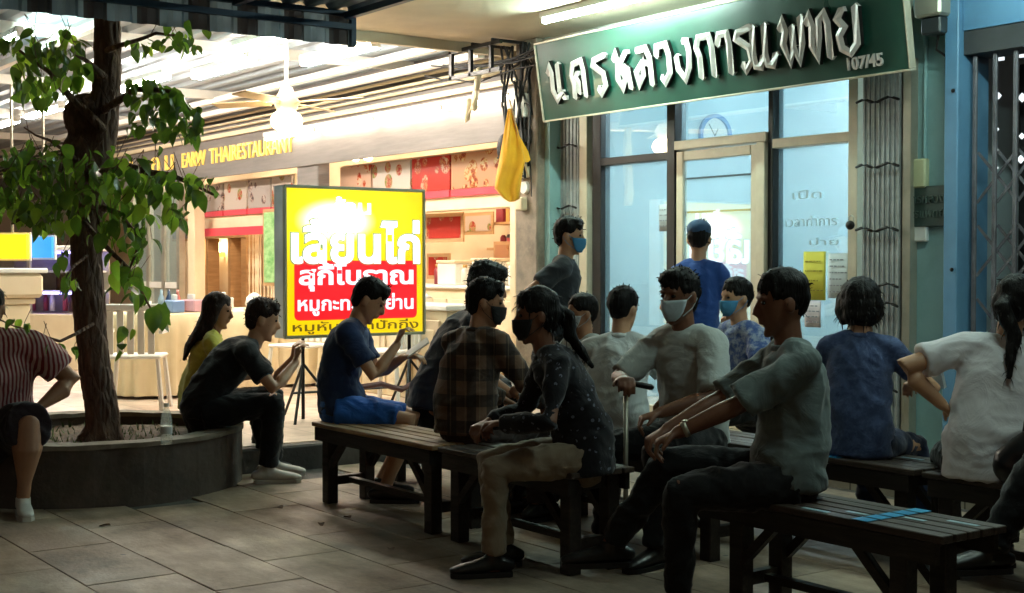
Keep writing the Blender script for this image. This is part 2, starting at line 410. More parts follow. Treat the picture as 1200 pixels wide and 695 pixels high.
# ---------------------------------------------------------------- fluorescent lamps
def tubelamp(loc, L, rz, label, m, group, housing=True, r=.016, double=False, cat='lamp'):
    t = empty('fluorescent_lamp', loc, rz, label, cat, group)
    b = BM(); box(b, (0, 0, .03), (L+.06, .1 if double else .06, .05), bev=.006); obj('housing', b, M_white, t)
    for s in ((-.028, .028) if double else (0,)):
        b = BM(); tube(b, [(-L/2, s, -.018), (L/2, s, -.018)], [r], Vector((0, 1, 0)), 8, 'flat'); obj('tube', b, m, t, True)
    for s in (-1, 1):
        b = BM(); box(b, (s*(L/2+.008), 0, -.008), (.018, .09 if double else .045, .05)); obj('tube_holder', b, M_white, t)
    return t
tubelamp((-7.5, 6.12, 3.145), 1.2, 0, 'cool white fluorescent tube on the soffit above the green sign', M_tubew, 'soffit lamps')
tubelamp((-3.9, 5.9, 3.145), 1.2, 0, 'unseen fluorescent tube added on the soffit in front of the folding gate', M_tubed, 'soffit lamps')  # out of view, added to light the gate side
tubelamp((-2.3, 4.0, 3.145), 1.2, 0, 'unseen fluorescent tube added on the soffit over the front benches', M_tubee, 'soffit lamps')  # out of view, added to light people and benches at the right
names5 = ['nearest to the pillar', 'second from the pillar', 'third from the pillar', 'fourth from the pillar', 'fifth from the pillar', 'sixth from the pillar', 'farthest from the pillar']
for i in range(4):
    tubelamp((-10.1-1.27*i, 6.93, 2.80), 1.2, 0, 'warm fluorescent tube over the restaurant front, '+names5[i], M_tubef, 'tubes along the restaurant front', r=.022)
for i, (x, y) in enumerate(((-10.5, 5.7), (-11.9, 5.25), (-13.3, 5.0), (-14.9, 5.0), (-16.5, 5.0), (-18.3, 5.0))):
    tubelamp((x, y, 3.16), 1.25, 0, 'twin fluorescent fitting under the restaurant roof, '+names5[i].replace('pillar', 'canopy edge'), M_tube, 'twin fittings under the restaurant roof', double=True, r=.026)
tubelamp((-11.4, 3.1, 3.12), 1.1, 0, 'white fluorescent tube at the top left corner behind the leaves', M_tubew, None, r=.02)
tubelamp((-9.95, 4.72, 3.1), .9, 0, 'short fluorescent tube by the edge of the metal awning', M_tube, None, double=True, r=.02)
# ---------------------------------------------------------------- restaurant
rest = empty('restaurant', (-14, 7, 0), 0, 'brightly lit open restaurant with gold letters, menu boards and cream counter', 'restaurant')
def rpart(name, b, m, smooth=False, parent=None):
    o = obj(name, b, m, parent or rest, smooth)
    if parent is None: o.location = (14, -7, 0)
    return o
b = corr(1.0, 7.2, .02, .25, lambda y, a: [(-30, y, 3.32+a), (-9.67, y, 3.32+a)]); rpart('roof_sheet', b, M_metalroof)
for k in range(5):
    b = BM(); bx(b, -11.4-3.2*k, -11.34-3.2*k, 1.0, 6.98, 3.2, 3.295); rpart('roof_beam', b, M_white)
for y, z in ((3.6, 3.22), (6.3, 3.2), (6.6, 3.14)):
    b = BM(); bx(b, -30, -9.68, y, y+.07, z-.04, z+.02); rpart('purlin', b, M_white)
b = BM(); bx(b, -30, -9.34, 7.0, 7.12, 2.45, 3.4); rpart('fascia_wall', b, M_fascia)
b = BM(); bx(b, -30, -9.34, 6.95, 6.998, 2.90, 2.95); rpart('fascia_moulding', b, M_cream)
b = BM(); bx(b, -30, -9.34, 6.96, 6.998, 2.42, 2.46); rpart('fascia_trim', b, M_fascia)
for z in (3.0, 3.06, 3.13):
    b = BM(); tube(b, [(-28, 6.97, z), (-15, 6.97, z), (-9.4, 6.96, z+.02)], [.017], n=6, cap='flat'); rpart('pipe', b, M_cream, True)
b = BM(); bx(b, -30, -9.34, 9.6, 9.75, .16, 3.0); rpart('back_wall', b, M_beige)
b = BM(); bx(b, -9.45, -9.35, 7.12, 9.6, .16, 3.0); rpart('side_wall', b, M_beige)
b = BM(); bx(b, -30, -9.45, 7.12, 9.6, 2.9, 3.0); rpart('inner_ceiling', b, M_soffit)
# columns of the front
for (px, wd, m) in ((366, .5, M_fascia), (229, .22, M_cream), (604, .1, M_cream)):
    k = FWD+RGT*((px-600)/F); X = 7.05/k.y*k.x
    b = BM(); bx(b, X-wd/2, X+wd/2, 6.99 if px < 600 else 7.02, 7.14, .16, 2.45, bev=.01); rpart('front_column', b, m)
# gold lettering
def wordart(body, X0, X1, z, h, parent, m, Y=6.985, ext=.012):
    me = text_mesh(body, 1.0, .5); xs = [v.co.x for v in me.vertices]; ys = [v.co.y for v in me.vertices]
    x0, x1, a0, a1 = min(xs), max(xs), min(ys), max(ys)
    for v in me.vertices:
        v.co = Vector((X0+(v.co.x-x0)/(x1-x0)*(X1-X0), Y-(v.co.z)*ext*2, z+(v.co.y-a0)/(a1-a0)*h))
    me.materials.append(m); return me
def wx(px, Y): k = FWD+RGT*((px-600)/F); return Y/k.y*k.x
for wd_, a_, c_ in (('EARW', 214, 241), ('THAI', 246, 271), ('RESTAURANT', 273, 344)):
    objm('gold_lettering', wordart(wd_, wx(a_, 6.98), wx(c_, 6.98), 2.60, .19, rest, M_brass), rest, (14, -7, 0))
for i, ch in enumerate('ดนลกม'):
    objm('gold_lettering', wordart(ch, wx(130+16*i, 6.98), wx(139+16*i, 6.98), 2.60, .2, rest, M_brass), rest, (14, -7, 0))
# menu boards
def menu_mat(seed, base, c1, c2, c3):
    m, n, b = newmat('menu_print_%s' % 'abcdefgh'[seed]); v = n.coord('Object', (1, 1, 1))
    ad = n.new('ShaderNodeVectorMath', operation='ADD'); ad.inputs[1].default_value = (seed*3.3, 0, seed*1.7); n.link(v, ad.inputs[0])
    vo = n.new('ShaderNodeTexVoronoi', i_Scale=5.5, i_Randomness=.7); n.link(ad.outputs[0], vo.inputs[0])
    nz = n.new('ShaderNodeTexNoise', i_Scale=16.0, i_Detail=5.0, i_Roughness=.7); n.link(ad.outputs[0], nz.inputs[0])
    food = n.ramp(nz.outputs[0], [(.42, srgb(c1)), (.5, srgb(c2)), (.57, srgb(c3))])
    f = n.ramp(vo.outputs[0], [(.42, (1, 1, 1)), (.46, (0, 0, 0))])
    c = n.mix(f, srgb(base), food); c = n.mix(1.0, c, (.55, .5, .48), 'MULTIPLY'); n.link(c, b.inputs['Base Color']); b.inputs['Roughness'].default_value = .25
    n.link(c, b.inputs['Emission Color']); b.inputs['Emission Strength'].default_value = .0
    return m
MM = [menu_mat(0, 'f0c8b0', 'b8301c', 'e0703c', 'f6e0c0'), menu_mat(1, 'efe6dc', 'c23a2a', 'ddb088', '9aa85c'),
      menu_mat(2, 'd8453a', 'f0d0b0', 'c02018', 'e8a070'), menu_mat(3, 'e9b48c', '9a3a20', 'd88848', 'f0d8a0'),
      menu_mat(4, 'd9d4d0', '5c5a60', 'c8a8a0', 'e8e0da')]
M_redstrip = mat('red_menu_strip', 'c9404a', 'b0323c', rough=.4, scale=9, emit='c9404a', es=.15)
edges = [(400, 436), (438, 482), (484, 528), (530, 586), (588, 606)]
mb = empty('menu_board', (wx(500, 7.3), 7.3, 2.0), 0, 'long lit menu board with red food photos right of the yellow sign', 'menu board', 'menu boards of the restaurant')
def mpanels(mb, edges, Y, z0, z1, ids, strip=True):
    L = mb.location
    for (a, c), q in zip(edges, ids):
        b = BM(); bx(b, wx(a, Y)-L.x, wx(c, Y)-L.x, -.01, .02, z0-L.z+.07, z1-L.z); obj('photo_panel', b, MM[q], mb)
        if strip:
            b = BM(); bx(b, wx(a, Y)-L.x, wx(c, Y)-L.x, -.015, .02, z0-L.z, z0+.066-L.z); obj('caption_strip', b, M_redstrip, mb)
    b = BM(); bx(b, wx(edges[0][0]-1, Y)-L.x, wx(edges[-1][1]+1, Y)-L.x, .022, .05, z0-.02-L.z, z1+.02-L.z); obj('backing', b, M_cream, mb)
mpanels(mb, edges, 7.3, 1.99, 2.40, (0, 1, 2, 3, 0))
mb2 = empty('menu_board', (wx(290, 7.3), 7.3, 2.0), 0, 'long menu board with pale food photos left of the yellow sign', 'menu board', 'menu boards of the restaurant')
mpanels(mb2, [(236, 262), (264, 290), (292, 318), (320, 343)], 7.3, 1.96, 2.38, (4, 1, 4, 1))
b = BM(); bx(b, wx(232, 7.3), wx(346, 7.3), 7.26, 7.42, 1.80, 1.93); rpart('counter_hood', b, M_cream)
b = BM(); bx(b, wx(232, 7.24), wx(330, 7.24), 7.22, 7.258, 1.70, 1.80); rpart('red_valance', b, M_redstrip)
b = BM(); bx(b, wx(420, 7.3), -9.46, 7.26, 7.5, 1.86, 1.95); rpart('counter_hood', b, M_cream)
# inside: counter, arch, shelf with goods, picture, curtain
b = BM()
bx(b, wx(420, 7.9), -9.6, 7.6, 8.2, .16, 1.08); rpart('counter', b, M_cream)
b = BM(); bx(b, wx(420, 7.9)-.05, -9.56, 7.55, 8.25, 1.083, 1.12, bev=.01); rpart('counter_top', b, M_white)
for i in range(6):
    x = -10.1-i*.62
    b = BM(); bx(b, x-.26, x+.26, 7.578, 7.598, .28, .98, bev=.005); rpart('counter_panel', b, M_beige)
bxs = [('tall white box on the cream counter behind the plaid shirt', -9.95, .34, .25), ('low cream box on the counter right of the yellow sign', -10.6, .4, .2), ('square cream box in the middle of the counter', -11.25, .36, .24), ('white box at the far end of the cream counter', -11.9, .34, .22)]
for lb, x, wd, h in bxs:
    t = empty('storage_box', (x, 7.85, 1.12), 0, lb, 'box', 'boxes on the restaurant counter')
    b = BM(); bx(b, -wd/2, wd/2, -.14, .14, 0, h, bev=.01); obj('body', b, M_white, t)
    b = BM(); bx(b, -wd/2-.01, wd/2+.01, -.15, .15, h+.001, h+.035, bev=.008); obj('lid', b, M_cream, t)
M_wood = mat('shelf_wood', 'c29c6e', 'a98358', rough=.5, scale=4, stretch=(1, 1, 6))
sh = empty('goods_shelf', (-11.8, 9.4, .9), 0, 'wooden shelf full of small jars on the back wall of the restaurant', 'shelf')
for k in range(4):
    b = BM(); bx(b, -1.6, 2.2, -.14, .18, .3*k, .3*k+.03); obj('shelf_board', b, M_wood, sh)
cols = ['8a2f3a', 'd8c8a0', '5a3a2a', 'b04a50', 'c89a50', '6d6a70', 'e0dccf', '7c3f62']
JM = [mat('goods_colour_%s' % 'abcdefgh'[i], c, rough=.4, scale=20) for i, c in enumerate(cols)]
for k in range(4):
    x = -1.5
    while x < 2.1:
        wd = random.uniform(.06, .16); h = random.uniform(.1, .24)
        if random.random() < .85:
            b = BM()
            if random.random() < .5: tube(b, [(x+wd/2, 0, .03+.3*k), (x+wd/2, 0, .03+.3*k+h*.8), (x+wd/2, 0, .03+.3*k+h)], [wd*.42, wd*.42, wd*.2], n=8, cap='flat')
            else: bx(b, x+.01, x+wd-.01, -.08, .06, .031+.3*k, .03+.3*k+h)
            obj('jar', b, random.choice(JM), sh)
        x += wd+random.uniform(.01, .06)
def framed(px, py, wpx, hpx, Y, label, m):
    p = at(px, py, Y=Y); d = p.xy.dot(FWD); s = d/F; k = FWD+RGT*((px-600)/F)
    wd = abs(wx(px+wpx/2, Y)-wx(px-wpx/2, Y)); h = hpx*s
    t = empty('wall_picture', p, 0, label, 'picture')
    b = BM(); bx(b, -wd/2, wd/2, -.02, 0, -h/2, h/2); obj('frame', b, M_wood, t)
    b = BM(); bx(b, -wd/2+.04, wd/2-.04, -.026, -.021, -h/2+.04, h/2-.04); obj('print', b, m, t)
framed(522, 267, 44, 34, 7.55, 'framed red food picture hanging under the menu board', MM[2])
t = empty('wall_lamp', at(260, 290, Y=9.55), 0, 'small glowing wall lamp in the arch at the back of the restaurant', 'lamp')
b = BM(); ball(b, (0, -.1, 0), (.13, .1, .1)); obj('shade', b, M_lampw, t, True)
b = BM(); bx(b, -.03, .03, -.06, .04, -.16, -.08); obj('bracket', b, M_brass, t)
ar = empty('wooden_arch', (wx(262, 9.3), 9.3, .16), 0, 'warm wooden arch opening at the back behind the round table', 'arch')
for s in (-1, 1):
    b = BM(); bx(b, s*1.0-.09, s*1.0+.09, -.1, .1, 0, 1.6); obj('post', b, M_wood, ar)
    b = BM(); bx(b, s*.45-.05, s*.45+.05, -.1, .1, 0, 1.6); obj('post', b, M_wood, ar)
b = BM(); bx(b, -1.1, 1.1, -.12, .12, 1.601, 1.85); obj('lintel', b, M_wood, ar)
# glazed doors left of the menu boards
gd = empty('glazed_doors', (wx(195, 7.05), 7.05, .16), 0, 'grey aluminium glazed doors left of the cream column', 'doors')
for i, px in enumerate((158, 176, 194, 212)):
    x = wx(px, 7.05)-gd.location.x
    b = BM(); bx(b, x-.05, x+.05, -.04, .04, 0, 2.25); obj('door_stile', b, M_alu, gd)
    if i:
        b = BM(); bx(b, xp+.052, x-.052, -.008, .008, .1, 2.2); obj('glass', b, M_glass, gd)
        b = BM(); bx(b, xp+.052, x-.052, -.03, .03, .85, .93); obj('rail', b, M_white, gd)
    xp = x
b = BM(); bx(b, wx(158, 7.05)-gd.location.x, xp, -.04, .04, 2.251, 2.3); obj('head_rail', b, M_alu, gd)
# far end wall of the terrace and side wall on the street edge
b = BM(); bx(b, -30, -29.8, -3, 12, .16, 3.6); o = obj('end_wall', b, mat('far_wall_paint', 'c9c7c6', 'b7b3b1', rough=.7, scale=1)); tag(o, 'pale wall at the far left end of the terrace', 'wall')
# display fridge, pedestal, sign boards at the left
fr = empty('display_fridge', dl(15.5, 62, .16), R(35.7)-R(90)+R(90), 'glass display fridge with violet light behind the tree trunk', 'fridge')
M_violet = emat('violet_tube', '8f86ff', 5.0)
b = BM(); bx(b, -.75, .55, -.3, .3, 0, .62, bev=.01); obj('base', b, M_cream, fr)
b = BM(); bx(b, -.75, .55, .28, .3, .621, 1.32); obj('back', b, M_alu, fr)
b = BM(); bx(b, -.75, .55, -.3, .3, 1.321, 1.38, bev=.01); obj('top', b, M_white, fr)
for x in (-.73, -.1, .53):
    b = BM(); bx(b, x-.02, x+.02, -.3, -.26, .622, 1.32); obj('post', b, M_alu, fr)
for z in (.86, 1.08):
    b = BM(); bx(b, -.73, .53, -.24, .26, z, z+.02); obj('shelf', b, M_white, fr)
b = BM(); bx(b, -.7, .5, -.28, -.25, 1.29, 1.315); bx(b, -.7, .5, -.26, -.24, .84, .858); obj('tube', b, M_violet, fr)
b = BM(); bx(b, -.71, .51, -.29, -.284, .63, 1.28); obj('glass', b, M_clear, fr)
for k in range(14):
    x = -.66+k*.086; z = .645 if k % 3 else .881
    b = BM(); tube(b, [(x, -.05, z), (x, -.05, z+.13), (x, -.05, z+.19)], [.03, .03, .012], n=8, cap='flat'); obj('bottle', b, random.choice(JM), fr, True)
pd = empty('pedestal_counter', dl(11, 6, .16), R(15), 'cream moulded pedestal at the left edge behind the striped blouse', 'pedestal')
b = BM(); bx(b, -.14, .14, -.14, .14, 0, .85, bev=.01); obj('shaft', b, M_cream, pd)
b = BM(); bx(b, -.17, .17, -.17, .17, .851, .90, bev=.01); bx(b, -.22, .22, -.22, .22, .902, 1.1, bev=.03); obj('cap', b, M_beige, pd)
b = BM(); bx(b, -.24, .24, -.24, .24, 1.101, 1.14, bev=.008); obj('top', b, M_white, pd)
for (px, py, wd, h, c, lb, wr) in ((12, 289, .42, .26, 'e8c21c', 'yellow lit board at the left edge above the pedestal', 'x'), (49, 290, .25, .22, '2f7fc4', 'blue and red lit board behind the leaves left of the trunk', 'y')):
    t = empty('advert_board', dl(14.5, px, 1.33+(310-py)*14.5/F), R(35.7), lb, 'sign')
    b = BM(); bx(b, -wd/2, wd/2, 0, .04, -h/2, h/2); obj('panel', b, mat('board_'+lb.split()[0], c, rough=.4, scale=5, emit=c, es=.5), t)
    b = BM(); bx(b, -wd/2-.02, wd/2+.02, .042, .06, -h/2-.02, h/2+.02); obj('frame', b, M_white, t)
    b = BM(); bx(b, -.012, .012, .03, .05, h/2+.02, 3.3-t.location.z); obj('hanger', b, M_alu, t)
# tables with cloth
M_cloth = mat('table_cloth', 'e6d3ae', 'd8c296', rough=.8, scale=3, sheen=.3)
def table(loc, r, label, group='cloth covered tables of the restaurant'):
    t = empty('restaurant_table', loc, 0, label, 'table', group)
    b = BM(); rings = []; n = 72
    for (rr, z, am) in ((0, .74, 0), (r*.97, .74, 0), (r, .73, 0), (r*1.005, .6, .01), (r*1.0, .3, .025), (r*1.02, .03, .04)):
        if rr == 0: c0 = b.verts.new((0, 0, z)); continue
        rings.append([b.verts.new(((rr+am*math.sin(k*2*math.pi/n*18+math.sin(k*.7)))*math.cos(k*2*math.pi/n), (rr+am*math.sin(k*2*math.pi/n*18+math.sin(k*.7)))*math.sin(k*2*math.pi/n), z)) for k in range(n)])
    for k in range(n): b.faces.new((c0, rings[0][k], rings[0][(k+1) % n]))
    for a_, c_ in zip(rings, rings[1:]):
        for k in range(n): b.faces.new((a_[k], c_[k], c_[(k+1) % n], a_[(k+1) % n]))
    obj('cloth', b, M_cloth, t, True)
    b = BM(); tube(b, [(0, 0, 0), (0, 0, .72)], [.05], n=10, cap='flat'); obj('leg', b, M_alu, t)
    return t
tb = [(dl(12.2, 178, .16), .42, 'cloth covered table right of the tree trunk'), (dl(13.2, 262, .16), .6, 'large cloth covered table behind the two people on the planter'),
      (dl(13.5, 345, .16), .5, 'cloth covered table behind the black sign stand'), (dl(12.6, 500, .16), .5, 'cloth covered table behind the bending person'), (dl(13.0, 425, .16), .4, 'cloth covered table between the sign legs')]
for p, r, lb in tb: table(p, r, lb)
gl = [('clear water bottle on the table right of the trunk', 203, '9fb6c6'), ('dark sauce bottle on the table right of the trunk', 212, '3a4a68'), ('red topped condiment bottle on the table edge', 222, 'b06a60'), ('white cup on the table right of the trunk', 190, 'e4e0da')]
for lb, px, c in gl:
    p = dl(12.2, px-14, .905); b = BM(); h = .2 if 'bottle' in lb else .1
    tube(b, [p, p+Vector((0, 0, h*.6)), p+Vector((0, 0, h*.8)), p+Vector((0, 0, h))], [.03, .03, .013, .012], n=10, cap='flat')
    tag(obj('bottle' if 'bottle' in lb else 'cup', b, mat('ware_'+lb.split()[0], c, rough=.2, scale=5), None, True), lb, 'bottle' if 'bottle' in lb else 'cup', 'ware on the table')
# plastic chair
def chair(loc, rz, label, m):
    t = empty('plastic_chair', loc, rz, label, 'chair', 'white plastic chairs of the restaurant')
    b = BM(); bx(b, -.22, .22, -.22, .2, .42, .45, bev=.012); obj('seat', b, m, t)
    for sx in (-1, 1):
        for sy in (-1, 1):
            b = BM(); tube(b, [(sx*.23, sy*.22, 0), (sx*.19, sy*.18, .42)], [.022, .018], n=6, cap='flat'); obj('leg', b, m, t)
    for k in range(5):
        b = BM(); bx(b, -.18+.08*k-.015, -.18+.08*k+.035, -.235, -.215, .46, .8); obj('back_slat', b, m, t)
    b = BM(); bx(b, -.22, .22, -.24, -.21, .802, .86, bev=.01); obj('back_rail', b, m, t)
    for s in (-1, 1):
        b = BM(); bx(b, s*.22-.015, s*.22+.015, -.22, .15, .62, .65); obj('armrest', b, m, t)
    return t
for px, d, rz, lb in ((160, 11.0, 60, 'white plastic chair right of the tree trunk'), (352, 12.4, 200, 'white plastic chair behind the legs of the yellow sign'), (455, 11.6, 120, 'white plastic chair right of the reading person'), (470, 12.8, 20, 'white plastic chair farther back behind the bending person')):
    chair(dl(d, px, .16), R(rz), lb, M_white)
# ceiling fan
M_bladew = mat('fan_blade_cane', 'c2a880', 'a98e66', rough=.5, scale=8)
fn = empty('ceiling_fan', (-10.05, 4.98, 2.62), R(20), 'white ceiling fan with a glowing globe lamp above the yellow sign', 'fan')
b = BM(); tube(b, [(0, 0, .1), (0, 0, .6)], [.015], n=8); obj('down_rod', b, M_white, fn)
b = BM(); tube(b, [(0, 0, -.06), (0, 0, .02), (0, 0, .1)], [.07, .11, .06], n=20); obj('motor', b, M_cream, fn, True)
b = BM(); ball(b, (0, 0, -.13), (.13, .13, .095)); obj('globe', b, M_lampw, fn, True)
for k in range(4):
    a = R(90*k+12); M_ = Matrix.Rotation(a, 4, 'Z') @ Matrix.Rotation(R(10), 4, 'X')
    b = BM(); box(b, (.14, 0, .02), (.12, .03, .01)); box(b, (.43, 0, .022), (.5, .13, .012), bev=.003); bmesh.ops.transform(b, matrix=M_, verts=b.verts); obj('blade', b, M_bladew, fn)
# small ceiling cluster lamp seen over the menus
cl = empty('cluster_lamp', at(424, 182, Y=8.0), 0, 'small cluster lamp of three bulbs hanging over the menu boards', 'lamp')
for k, (x, y) in enumerate(((-.14, 0), (0, .1), (.14, -.02))):
    b = BM(); ball(b, (x, y, -.02), .05, seg=10); obj('bulb', b, M_lampw, cl, True)
b = BM(); tube(b, [(0, 0, 0), (0, 0, 2.9-cl.location.z)], [.012], n=6); bx(b, -.15, .15, -.01, .01, .01, .025); obj('stem', b, M_cream, cl)
for i, x in enumerate((-10.9, -12.8, -14.9, -17.2, -19.6, -22.5)):  # unseen tubes added as fill light for the restaurant interior
    tubelamp((x, 8.4, 2.82), 1.2, 0, 'unseen warm ceiling tube added inside the restaurant, '+names5[i], M_tubei, 'ceiling tubes added inside the restaurant', r=.022)

for (px, py, wp, hp_, Y, lb_, q) in ((318, 290, 16, 90, 7.2, 'tall green and white poster left of the yellow sign', None), (213, 270, 20, 26, 7.9, 'small framed picture above the glazed doors', 4), (515, 312, 26, 30, 8.2, 'dark red poster low on the counter back', 2), (562, 262, 34, 26, 9.2, 'pale framed menu on the back wall', 1), (590, 300, 20, 34, 9.2, 'framed brown picture on the back wall by the pillar', 3)):
    framed(px, py, wp, hp_, Y, lb_, MM[q] if q is not None else mat('green_poster', 'b8d8a0', '4f9a4a', rough=.4, scale=7, stretch=(1, 1, 2)))
for k, (px, d, lb_, c) in enumerate(((206, 12.1, 'row end blue napkin box on the table right of the trunk', '7f9ac8'), (226, 12.3, 'pale pink tissue box on the table right of the trunk', 'd8a8b4'), (262, 13.1, 'white tissue box on the large table', 'e0dcd4'), (300, 13.0, 'stack of white plates on the large table', 'e6e2da'), (500, 12.5, 'cream tureen on the table behind the bending person', 'dccfb4'), (420, 12.9, 'brown teapot on the table between the sign legs', '7a4f30'))):
    p = dl(d, px-2, .905); t = empty('tableware', p, R(20*k), lb_, 'tableware', 'ware on the restaurant tables'); b = BM(); m_ = mat('ware_paint_%s' % 'abcdef'[k], c, rough=.35, scale=6)
    if 'box' in lb_:
        bx(b, -.1, .1, -.06, .06, 0, .11, bev=.01); obj('body', b, m_, t); b = BM(); bx(b, -.04, .04, -.015, .015, .111, .16, bev=.004); obj('tissue', b, M_white, t)
    else:
        tube(b, [(0, 0, 0), (0, 0, .05), (0, 0, .12)], [.06, .09, .07], n=18, cap='flat'); obj('body', b, m_, t, True); b = BM(); tube(b, [(0, 0, .121), (0, 0, .135), (0, 0, .16)], [.072, .05, .012], n=16, cap='flat'); obj('lid', b, M_white, t, True)

rj = random.Random(3)
for k in range(16):
    x = -10.0-k*.19+rj.uniform(-.04, .04); h = rj.uniform(.1, .26)
    if k in (0, 3, 4, 6, 7, 9, 10): continue
    jl = {1: 'small brown jar beside the tall white box on the cream counter', 2: 'pale slim bottle just left of the tall white box on the counter', 5: 'pale bottle between the two cream boxes on the counter', 8: 'squat pale bottle left of the square cream box', 11: 'pale bottle nearest to the far white box on the counter', 12: 'dark red jar left of the farthest counter box', 13: 'brown jar between a red jar and a pale bottle at the counter end', 14: 'last pale bottle but one at the left end of the counter', 15: 'dark red jar at the very left end of the counter'}
    t = empty('condiment_jar', (x, 7.75+rj.uniform(-.08, .1), 1.121), 0, jl[k], 'jar', 'jars and bottles on the counter')
    b = BM(); tube(b, [(0, 0, 0), (0, 0, h*.7), (0, 0, h*.85)], [.04, .04, .022], n=12, cap='flat'); obj('body', b, JM[(0, 2, 6)[k % 3]], t, True)
    b = BM(); tube(b, [(0, 0, h*.851), (0, 0, h)], [.024], n=12, cap='flat'); obj('lid', b, JM[4], t, True)
# bead curtain and moulded cabinet fronts behind the sign
t = empty('bead_curtain', (wx(312, 7.6), 7.6, .9), 0, 'pale bead curtain hanging behind the left edge of the yellow sign', 'curtain')
for k in range(14):
    b = BM(); pts = [(-.5+.075*k, .02*math.sin(k), .02+.1*q) for q in range(9)]; tube(b, pts, [.006 if q % 2 else .014 for q in range(9)], n=6); obj('bead_string', b, M_cream, t)
cb_ = empty('moulded_cabinet', (wx(452, 6.2), 6.2, .16), 0, 'cream cabinet with moulded panels between the reader and the bending person', 'cabinet')
b = BM(); bx(b, -1.3, 1.0, 0, .4, 0, .78, bev=.01); obj('carcass', b, M_cream, cb_)
b = BM(); bx(b, -1.34, 1.04, -.03, .43, .782, .83, bev=.01); obj('top', b, M_white, cb_)
for k in range(5):
    x = -1.08+.45*k
    b = BM(); bx(b, x-.19, x+.19, -.022, -.002, .08, .7, bev=.008); obj('door', b, M_beige, cb_)
    b = BM(); bx(b, x-.12, x+.12, -.034, -.0235, .16, .62, bev=.006); obj('raised_panel', b, M_cream, cb_)
# ---------------------------------------------------------------- pillar between the shops
pl = empty('corner_pillar', (-9.3, 6.85, 0), 0, 'narrow grey pillar with switch boxes between restaurant and clinic', 'pillar')
b = BM(); bx(b, -.04, .26, -.1, .25, .16, 3.2, bev=.01); obj('shaft', b, M_granite, pl)
b = BM(); bx(b, .262, .33, -.02, .2, .15, 3.2); obj('teal_edge', b, M_teal, pl)
for (z, h, wd, m) in ((2.05, .16, .13, M_cream), (2.55, .2, .14, M_white), (1.78, .11, .1, M_cream), (2.33, .12, .16, M_black)):
    b = BM(); bx(b, .04, .04+wd, -.17, -.102, z, z+h, bev=.01); obj('switch_box', b, m, pl)
b = BM()
bmesh.ops.create_cone(b, cap_ends=True, segments=18, radius1=.055, radius2=.05, depth=.03, matrix=Matrix.Translation((.11, -.115, 1.97)) @ Matrix.Rotation(R(90), 4, 'X')); obj('round_meter', b, M_white, pl)
cab = empty('cable_bundle', (-9.2, 6.7, 2.0), 0, 'tangled black cables and brackets hanging at the corner left of the green sign', 'cables')
for i in range(14):
    x = random.uniform(-.2, .16); y = random.uniform(-.08, .05); pts = []
    z = 1.15
    for k in range(9):
        pts.append(Vector((x+random.uniform(-.035, .035)+.05*math.sin(k+i), y+random.uniform(-.02, .02), z-k*random.uniform(.08, .16))))
    b = BM(); tube(b, pts, [random.uniform(.005, .011)], n=6); obj('cable', b, M_rubber, cab, True)
for i in range(6):
    a = Vector((-.75-.1*i, -.15, 1.07+random.uniform(-.05, .05))); c = Vector((.2+random.uniform(-.1, .3), -.1, 1.05+random.uniform(-.12, .05)))
    pts = [a.lerp(c, t/6)+Vector((0, 0, -.1*math.sin(math.pi*t/6)*random.uniform(.3, 1.1))) for t in range(7)]
    b = BM(); tube(b, pts, [.008], n=6); obj('cable', b, M_rubber, cab, True)
b = BM()
for (x0, x1, z0, z1) in ((-.6, -.56, .9, 1.15), (-.6, .15, 1.12, 1.15), (-.6, .15, .9, .93), (-.3, -.27, .9, 1.12), (0, .03, .9, 1.12)): bx(b, x0, x1, -.32, -.29, z0, z1)
for x in (-.58, -.28, .01): bx(b, x-.012, x+.012, -.3, .1, 1.155, 1.18)
obj('cable_rack', b, M_black, cab)
b = BM()
for (x, y, z) in ((-.35, -.2, .82), (-.42, -.18, .66), (-.5, -.2, .58)): tube(b, [(x, y, z), (x+.03, y, z+.14)], [.028], n=8)
tube(b, [(-.33, -.2, .9), (-.36, -.2, .75), (-.52, -.2, .55)], [.01], n=6); obj('hanging_insulator', b, M_cream, cab, True)
b = BM(); ball(b, (.08, -.22, .28), (.07, .06, .12)); ball(b, (.1, -.2, .12), (.06, .06, .08)); obj('black_reel', b, M_rubber, cab, True)
# yellow pennant
M_yel = mat('yellow_cloth', 'f2b21c', 'e09c10', rough=.75, scale=5, sheen=.2)
fl = empty('yellow_flag', at(597, 128, d=11.0), 0, 'folded yellow flag hanging on a thin pole beside the pillar', 'flag')
A = RGT; b = BM(); rows = []
outline = [(0, .0, .0), (-.03, .06, .14), (-.06, .1, .3), (-.1, .11, .45), (-.125, .10, .6), (-.05, .09, .72), (-.0, .04, .76)]
prof = [(0.0, -.005, .01), (.12, -.03, .05), (.28, -.06, .09), (.42, -.085, .125), (.55, -.11, .10), (.64, -.12, .09), (.72, -.05, .085), (.745, -.01, .04)]
for (dz, l, r_) in prof:
    row = []
    for k in range(9):
        t = k/8; x = l+(r_-l)*t; row.append(b.verts.new((A.x*x+FWD.x*.03*math.sin(t*9+dz*5), A.y*x+FWD.y*.03*math.sin(t*9+dz*5), -dz)))
    rows.append(row)
for a_, c_ in zip(rows, rows[1:]):
    for k in range(8): b.faces.new((a_[k], a_[k+1], c_[k+1], c_[k]))
o = obj('cloth', b, M_yel, fl, True); md = o.modifiers.new('s', 'SOLIDIFY'); md.thickness = .006
b = BM(); rows = []
for (dz, l, r_) in ((.2, .06, .07), (.34, .085, .15), (.41, .1, .17), (.43, .11, .15)):
    rows.append([b.verts.new((A.x*(l+(r_-l)*t/3), A.y*(l+(r_-l)*t/3), -dz)) for t in range(4)])
